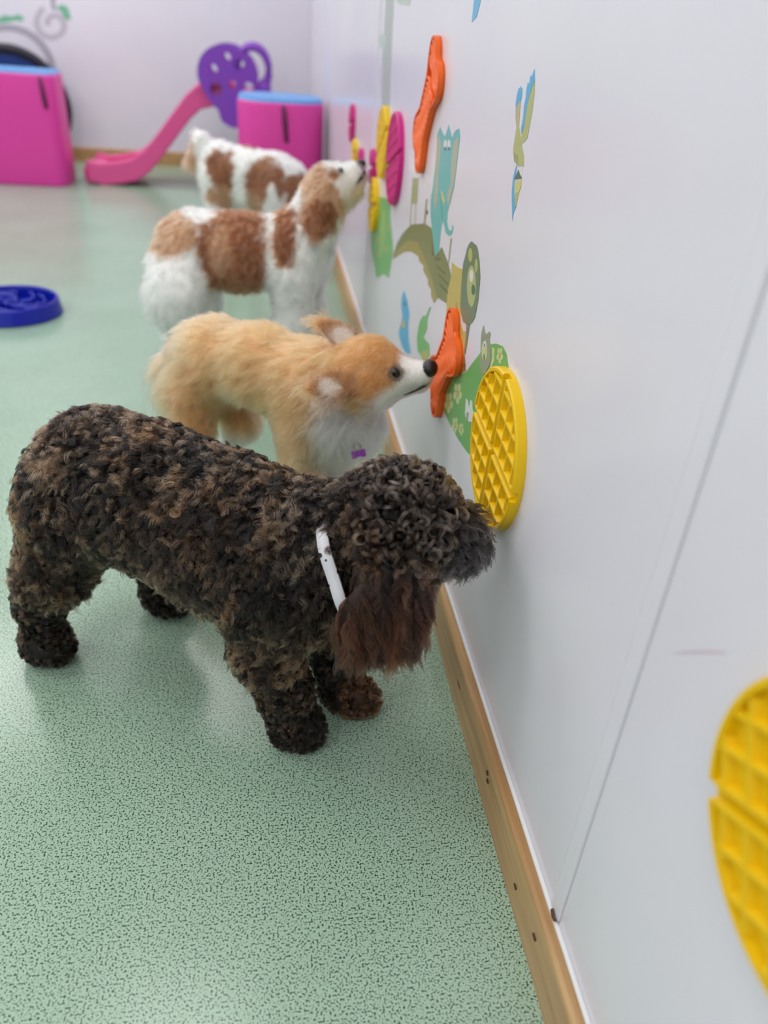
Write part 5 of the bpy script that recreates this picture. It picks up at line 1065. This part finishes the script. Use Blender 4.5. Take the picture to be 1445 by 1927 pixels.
        # dusky inside of the ears
        for sgn, q in ((-1, (-0.052, -0.074, 0.018)), (1, (-0.050, 0.028, 0.060))):
            d = np.linalg.norm((H-np.array(q))/np.array([0.023, 0.013, 0.018]), axis=1)
            c = lerp(c, np.array([0.80, 0.66, 0.58]), np.clip((1.15-d)*2, 0, 1)[:, None]*0.9)
        return c
    dog = dog_object('fluffy_dog', loc, head_a, V, Q, colour(V, np.full(len(V), 0.5))**0.65, skin_material('tan_dog_skin', 0.9),
        'fluffy tan and white pricked-eared dog sniffing the orange bone mat', 'dogs along the wall')
    def style(G, rng):
        n = len(G); H = (G-hd.c)@hi.T
        flow = np.tile(np.array([-0.85, 0, -0.45]), (n, 1))+0.18*rng.normal(0, 1, (n, 3))
        L = 0.030+0.010*rng.random(n)
        ruff = np.clip(1-np.linalg.norm((G-np.array([0.07, 0, 0.31]))/np.array([0.10, 0.12, 0.10]), axis=1), 0, 1)
        L = L+0.022*np.clip(ruff*2, 0, 1)
        flow = lerp(flow, np.array([-0.25, 0, -1.0])+0*flow, np.clip(ruff*2.5, 0, 1)[:, None])
        bel = np.clip((0.325-G[:, 2])/0.03, 0, 1)*np.clip((0.03-G[:, 0])/0.03, 0, 1); L = lerp(L, 0.021+0*L, bel)
        tail = np.clip((-0.270-G[:, 0])/0.03, 0, 1)
        L = lerp(L, 0.044+0.016*rng.random(n), tail); flow = lerp(flow, np.array([-0.12, 0, -1.0])+0.12*rng.normal(0, 1, (n, 3)), tail[:, None])
        leg = np.clip((0.20-G[:, 2])/0.05, 0, 1)*(G[:, 0] > -0.285)
        L = lerp(L, 0.014+0*L, leg); flow = lerp(flow, np.array([-0.4, 0, -1.0])+0*flow, leg[:, None])
        hm = np.clip((H[:, 0]+0.055)/0.03, 0, 1)*np.clip((G[:, 2]-0.33)/0.03, 0, 1)*np.clip((G[:, 0]-0.06)/0.03, 0, 1)
        hf = (hd.R@np.array([-1.0, 0, -0.15]))
        L = lerp(L, 0.0135+0.004*rng.random(n), hm); flow = lerp(flow, hf+0.15*rng.normal(0, 1, (n, 3)), hm[:, None])
        cheek = hm*np.clip((-H[:, 0]+0.012)/0.02, 0, 1)*np.clip((-0.004-H[:, 2])/0.012, 0, 1)
        L = lerp(L, 0.034+0*L, cheek)
        mz = np.clip((H[:, 0]-0.030)/0.012, 0, 1)*hm
        L = lerp(L, 0.0042+0*L, mz)
        ear = hm*0
        for q in ((-0.052, -0.066, 0.014), (-0.050, 0.032, 0.056)):
            ear = np.maximum(ear, np.clip(1.9-np.linalg.norm((H-np.array(q))/0.024, axis=1), 0, 1)*(np.linalg.norm(H[:, 1:2], axis=1) > 0.018)*(H[:, 0] < -0.012)*(H[:, 2] > 0.008))
        L = lerp(L, 0.0055+0*L, ear)
        lift = np.full(n, 0.45); lift = lerp(lift, 0.30+0*lift, tail); lift = lerp(lift, 0.22+0*lift, hm); lift = lerp(lift, 0.10+0*lift, mz)
        return L, flow, lift, 0.0012+0*L
    def keepf(pts):
        H = (pts[:, 0, :]-hd.c)@hi.T; ok = np.ones(len(pts), bool)
        for sgn in (-1, 1): ok &= np.linalg.norm(H-np.array([0.0465, sgn*0.029, 0.008]), axis=1) > 0.0125
        ok &= np.linalg.norm(H-np.array([0.098, 0, -0.003]), axis=1) > 0.014
        return ok
    straight_fur(dog, pr, V, Q, colour, 8500, 18, 0.009, style, 21, 0.00027, hair_bsdf_material('tan_fur', 0.42, 1.0, 0.92), head_a, loc, 'fluffy_coat', 7, 0.005, keepf, 0.22)
    small_ellipsoid('nose', hd, (0.0970, 0, -0.0020), (0.0135, 0.0175, 0.0145), M_nose, dog)
    for sgn in (-1, 1): small_ellipsoid('eye', hd, (0.0425, sgn*0.0272, 0.008), (0.0108, 0.0078, 0.0105), M_eye, dog)
    # mouth line: dark lips from under the nose back along the muzzle
    for sgn in (-1, 1):
        path = [hd.p(0.094, sgn*0.002, -0.0245), hd.p(0.088, sgn*0.0145, -0.0255), hd.p(0.072, sgn*0.0220, -0.0295), hd.p(0.052, sgn*0.0285, -0.0330)]
        bm = bmesh.new(); bm_tube(bm, path, [0.0018, 0.0022, 0.0020, 0.0008], 6); from_bm('lip', bm, M_lip, dog, smooth=True)
    # purple bone name tag on a ring under the throat
    M_tag = plain('purple_enamel', srgb(150, 62, 178), 0.3); M_ring = plain('dull_steel', srgb(120, 116, 112), 0.3)
    inv = np.linalg.inv(rotz(head_a)); ctr = inv@(TAG_POS-np.array(loc))
    tg = from_bm('name_tag', _tag_bm(), M_tag, dog); tg.location = ctr.tolist(); tg.rotation_euler = (math.radians(75), math.radians(-12), -head_a+math.radians(5))
    tg['label'] = 'purple bone-shaped name tag'
    bm = bmesh.new(); rp = [(0.006*math.cos(2*PI*i/14), 0.013+0.007*math.sin(2*PI*i/14), 0.0005) for i in range(14)]; bm_tube(bm, rp, 0.0009, 6, True)
    from_bm('tag_ring', bm, M_ring, tg, smooth=True)
def _tag_bm():
    bm = bmesh.new(); bm_prism(bm, [(p[0], p[1]) for p in bone_outline(0.0085, 0.0046, 0.0048, 40)], -0.001, 0.001); return bm
TAG_POS = np.array([-0.150, 1.195, 0.272])
tan_dog()

# ---------------------------------------------------------------- brown and white dog looking up at the mats
def brown_white_dog(loc, heading, prf, patches, label, n, per, tail_white=True, seed=31, res=0.0065, head=None, name='brown_white_dog', lens=(0.020, 0.034)):
    hd = head; pr = prf(hd)
    V, Q = surface_nets(pr, (-0.56, -0.20, -0.012), (0.26, 0.20, 0.66), res)
    V[:, 2] = np.maximum(V[:, 2], 0.001)
    hi = np.linalg.inv(hd.R)
    WHITE = np.array([0.97, 0.95, 0.93])
    def colour(P, r):
        c = np.tile(WHITE, (len(P), 1))*(0.94+0.10*vnoise(P, 30, 4))[:, None]
        c = patch_mix(P, c, [(q[0], q[1], q[2], 0.10, 0.35) for q in patches if q[3] == 'body'])
        H = (P-hd.c)@hi.T
        for q in patches:
            if q[3] == 'head': c = patch_mix(H, c, [(q[0], q[1], q[2], 0.10, 0.3)])
        v = 0.80+0.45*vnoise(P*np.array([1, 1, 0.6]), 34, 6)
        br = (c[:, 0] < 0.6)[:, None]
        return np.where(br, c*v[:, None]*(0.85+0.3*r[:, None]), c)
    dog = dog_object(name, loc, heading, V, Q, colour(V, np.full(len(V), 0.5))**0.8, skin_material(name+'_skin', 0.95), label, 'dogs along the wall')
    def style(G, rng):
        n_ = len(G); H = (G-hd.c)@hi.T
        flow = np.tile(np.array([-0.55, 0, -0.8]), (n_, 1))+0.45*rng.normal(0, 1, (n_, 3))
        L = lens[0]+0.008*rng.random(n_)
        leg = np.clip((0.20-G[:, 2])/0.05, 0, 1); L = lerp(L, 0.024+0*L, leg)
        hm = np.clip(1.6-np.linalg.norm(H/0.075, axis=1), 0, 1)
        L = lerp(L, 0.018+0*L, hm)
        mz = np.clip((H[:, 0]-0.05)/0.015, 0, 1)*hm; L = lerp(L, 0.009+0*L, mz)
        tl = np.clip((-0.31-G[:, 0])/0.03, 0, 1); L = lerp(L, lens[1]+0*L, tl)
        lift = np.full(n_, 0.5); lift = lerp(lift, 0.25+0*lift, mz)
        return L, flow, lift, 0.0026+0*L
    straight_fur(dog, pr, V, Q, colour, n, per, 0.008, style, seed, 0.00042, hair_bsdf_material(name+'_fur', 0.45, 1.0, 0.95), heading, loc, 'wavy_coat', 7, 0.003, None, 0.42)
    return dog, hd
BRN = (0.225, 0.085, 0.042); BRL = (0.42, 0.215, 0.125); BRD = (0.12, 0.05, 0.03)
def prims_up(hd):
    return [
     ('rc', (0.0, 0, 0.310), (-0.15, 0, 0.305), 0.084, 0.088, 0.05), ('rc', (-0.15, 0, 0.305), (-0.265, 0, 0.312), 0.088, 0.084, 0.05),
     ('el', (-0.280, 0, 0.300), (0.075, 0.082, 0.085), None, 0.05),
     ('rc', (-0.005, -0.055, 0.26), (0.0, -0.060, 0.14), 0.058, 0.044, 0.04), ('rc', (0.0, -0.060, 0.14), (0.004, -0.060, 0.035), 0.042, 0.038, 0.03), ('el', (0.014, -0.060, 0.028), (0.044, 0.036, 0.027), None, 0.02),
     ('rc', (0.02, 0.055, 0.26), (0.03, 0.060, 0.14), 0.058, 0.044, 0.04), ('rc', (0.03, 0.060, 0.14), (0.034, 0.060, 0.035), 0.042, 0.038, 0.03), ('el', (0.044, 0.060, 0.028), (0.044, 0.036, 0.027), None, 0.02),
     ('rc', (-0.28, -0.050, 0.25), (-0.285, -0.062, 0.16), 0.066, 0.052, 0.04), ('rc', (-0.285, -0.062, 0.16), (-0.315, -0.064, 0.035), 0.048, 0.040, 0.03), ('el', (-0.302, -0.064, 0.028), (0.044, 0.036, 0.027), None, 0.02),
     ('rc', (-0.28, 0.050, 0.25), (-0.275, 0.062, 0.16), 0.066, 0.052, 0.04), ('rc', (-0.275, 0.062, 0.16), (-0.305, 0.064, 0.035), 0.048, 0.040, 0.03), ('el', (-0.292, 0.064, 0.028), (0.044, 0.036, 0.027), None, 0.02),
     # big soft tail hanging over the hind leg
     ('rc', (-0.315, -0.01, 0.325), (-0.335, -0.045, 0.270), 0.035, 0.050, 0.03), ('el', (-0.312, -0.105, 0.205), (0.074, 0.060, 0.088), None, 0.02),
     ('rc', (0.01, 0, 0.335), (0.064, -0.004, 0.430), 0.078, 0.060, 0.06),
     hd.el((0, 0, 0), (0.066, 0.064, 0.062), 0.03), hd.rc((0.035, 0, -0.008), (0.072, 0, -0.008), 0.040, 0.031, 0.025), hd.rc((0.025, 0, -0.032), (0.058, 0, -0.038), 0.030, 0.022, 0.015),
     hd.ela((-0.040, -0.070, -0.026), (-0.62, -0.12, -0.62), (0, 1, 0.1), (0.074, 0.046, 0.020), 0.015),
     hd.ela((-0.030, 0.064, -0.030), (-0.30, 0.10, -0.95), (0, 1, 0.1), (0.066, 0.036, 0.016), 0.015),
    ]
_S3 = 1.07
_hd3 = Frame((0.088, -0.004, 0.478), math.radians(4), math.radians(38))
_d3, _ = brown_white_dog((-0.222, 2.345, 0), math.radians(-5), prims_up, [
    ((-0.165, 0, 0.33), (0.100, 0.2, 0.14), BRN, 'body'), ((-0.13, -0.09, 0.26), (0.06, 0.08, 0.10), BRN, 'body'), ((-0.19, -0.08, 0.33), (0.035, 0.06, 0.06), BRL, 'body'),
    ((-0.305, -0.02, 0.345), (0.070, 0.10, 0.060), BRL, 'body'), ((-0.245, 0.0, 0.415), (0.042, 0.06, 0.045), (0.97, 0.95, 0.93), 'body'), ((-0.022, -0.03, 0.365), (0.034, 0.12, 0.085), BRN, 'body'),
    ((-0.03, -0.06, -0.005), (0.055, 0.05, 0.065), BRL, 'head'), ((-0.01, 0.0, 0.03), (0.045, 0.07, 0.05), BRL, 'head'), ((-0.055, -0.075, -0.03), (0.05, 0.04, 0.05), BRN, 'head'),
    ((0.03, -0.035, 0.028), (0.018, 0.02, 0.014), BRN, 'head'), ((-0.04, 0.07, -0.06), (0.06, 0.04, 0.08), BRD, 'head')],
    'brown and white wavy-coated dog with its head raised to the magenta mat', 6000, 18, seed=31, head=_hd3)
_d3.scale = (_S3, _S3, _S3)
small_ellipsoid('nose', _hd3, (0.108, 0, 0.004), (0.011, 0.015, 0.012), M_nose, _d3)
for _s in (-1, 1): small_ellipsoid('eye', _hd3, (0.052, _s*0.032, 0.026), (0.010, 0.009, 0.010), M_eye, _d3)
_bm = bmesh.new(); bm_tube(_bm, [_hd3.p(0.104, -0.012, -0.014), _hd3.p(0.090, -0.026, -0.018), _hd3.p(0.066, -0.034, -0.024)], [0.004, 0.005, 0.002], 6); from_bm('lip', _bm, M_lip, _d3, smooth=True)

# ---------------------------------------------------------------- second brown and white dog further back
def prims_far(hd):
    return [
     ('rc', (0.0, 0, 0.330), (-0.12, 0, 0.345), 0.084, 0.080, 0.05), ('rc', (-0.12, 0, 0.345), (-0.25, 0, 0.365), 0.078, 0.080, 0.05), ('el', (-0.265, 0, 0.355), (0.068, 0.076, 0.080), None, 0.05),
     ('rc', (0.0, 0, 0.262), (-0.25, 0, 0.275), 0.078, 0.074, 0.04),
     ('rc', (0.0, -0.055, 0.28), (0.0, -0.060, 0.14), 0.055, 0.038, 0.04), ('rc', (0.0, -0.060, 0.14), (0.004, -0.060, 0.03), 0.036, 0.030, 0.03), ('el', (0.014, -0.060, 0.024), (0.036, 0.030, 0.023), None, 0.02),
     ('rc', (0.02, 0.055, 0.28), (0.02, 0.060, 0.14), 0.055, 0.038, 0.04), ('rc', (0.02, 0.060, 0.14), (0.024, 0.060, 0.03), 0.036, 0.030, 0.03), ('el', (0.034, 0.060, 0.024), (0.036, 0.030, 0.023), None, 0.02),
     ('rc', (-0.26, -0.045, 0.31), (-0.255, -0.060, 0.19), 0.064, 0.042, 0.04), ('rc', (-0.255, -0.060, 0.19), (-0.285, -0.062, 0.03), 0.036, 0.029, 0.03), ('el', (-0.272, -0.062, 0.024), (0.036, 0.030, 0.023), None, 0.02),
     ('rc', (-0.26, 0.045, 0.31), (-0.245, 0.060, 0.19), 0.064, 0.042, 0.04), ('rc', (-0.245, 0.060, 0.19), (-0.275, 0.062, 0.03), 0.036, 0.029, 0.03), ('el', (-0.262, 0.062, 0.024), (0.036, 0.030, 0.023), None, 0.02),
     ('rc', (-0.305, 0, 0.42), (-0.340, -0.01, 0.455), 0.022, 0.026, 0.03), ('rc', (-0.340, -0.01, 0.455), (-0.375, -0.03, 0.36), 0.028, 0.026, 0.03),
     ('rc', (0.01, 0, 0.345), (0.060, 0.015, 0.345), 0.074, 0.058, 0.06),
     hd.el((0, 0, 0), (0.062, 0.058, 0.056), 0.03), hd.rc((0.035, 0, -0.006), (0.075, 0, -0.008), 0.034, 0.026, 0.025),
     hd.ela((-0.02, -0.060, -0.040), (-0.2, -0.1, -1), (0, 1, 0.1), (0.062, 0.034, 0.016), 0.015), hd.ela((-0.02, 0.060, -0.040), (-0.2, 0.1, -1), (0, 1, 0.1), (0.062, 0.034, 0.016), 0.015)]
_hd4 = Frame((0.085, 0.025, 0.320), math.radians(30), math.radians(-35))
_d4, _ = brown_white_dog((-0.265, 3.66, 0), math.radians(-22), prims_far, [
    ((-0.215, -0.06, 0.345), (0.075, 0.08, 0.085), BRN, 'body'), ((-0.235, -0.05, 0.25), (0.065, 0.07, 0.08), BRL, 'body'), ((-0.02, -0.06, 0.315), (0.095, 0.07, 0.100), BRN, 'body'), ((-0.06, -0.07, 0.21), (0.05, 0.06, 0.09), BRL, 'body'),
    ((-0.13, 0.05, 0.41), (0.05, 0.06, 0.05), BRN, 'body'), ((-0.385, -0.02, 0.39), (0.045, 0.07, 0.085), BRL, 'body'), ((0.025, -0.10, 0.24), (0.022, 0.05, 0.085), (0.97, 0.95, 0.93), 'body'),
    ((0.0, -0.05, -0.02), (0.06, 0.05, 0.07), BRN, 'head'), ((0.0, 0.05, -0.02), (0.06, 0.05, 0.07), BRN, 'head')],
    'brown and white dog standing in front of the far pink foam block', 3000, 18, seed=41, head=_hd4, res=0.007)
small_ellipsoid('nose', _hd4, (0.103, 0, 0.0), (0.010, 0.014, 0.011), M_nose, _d4)
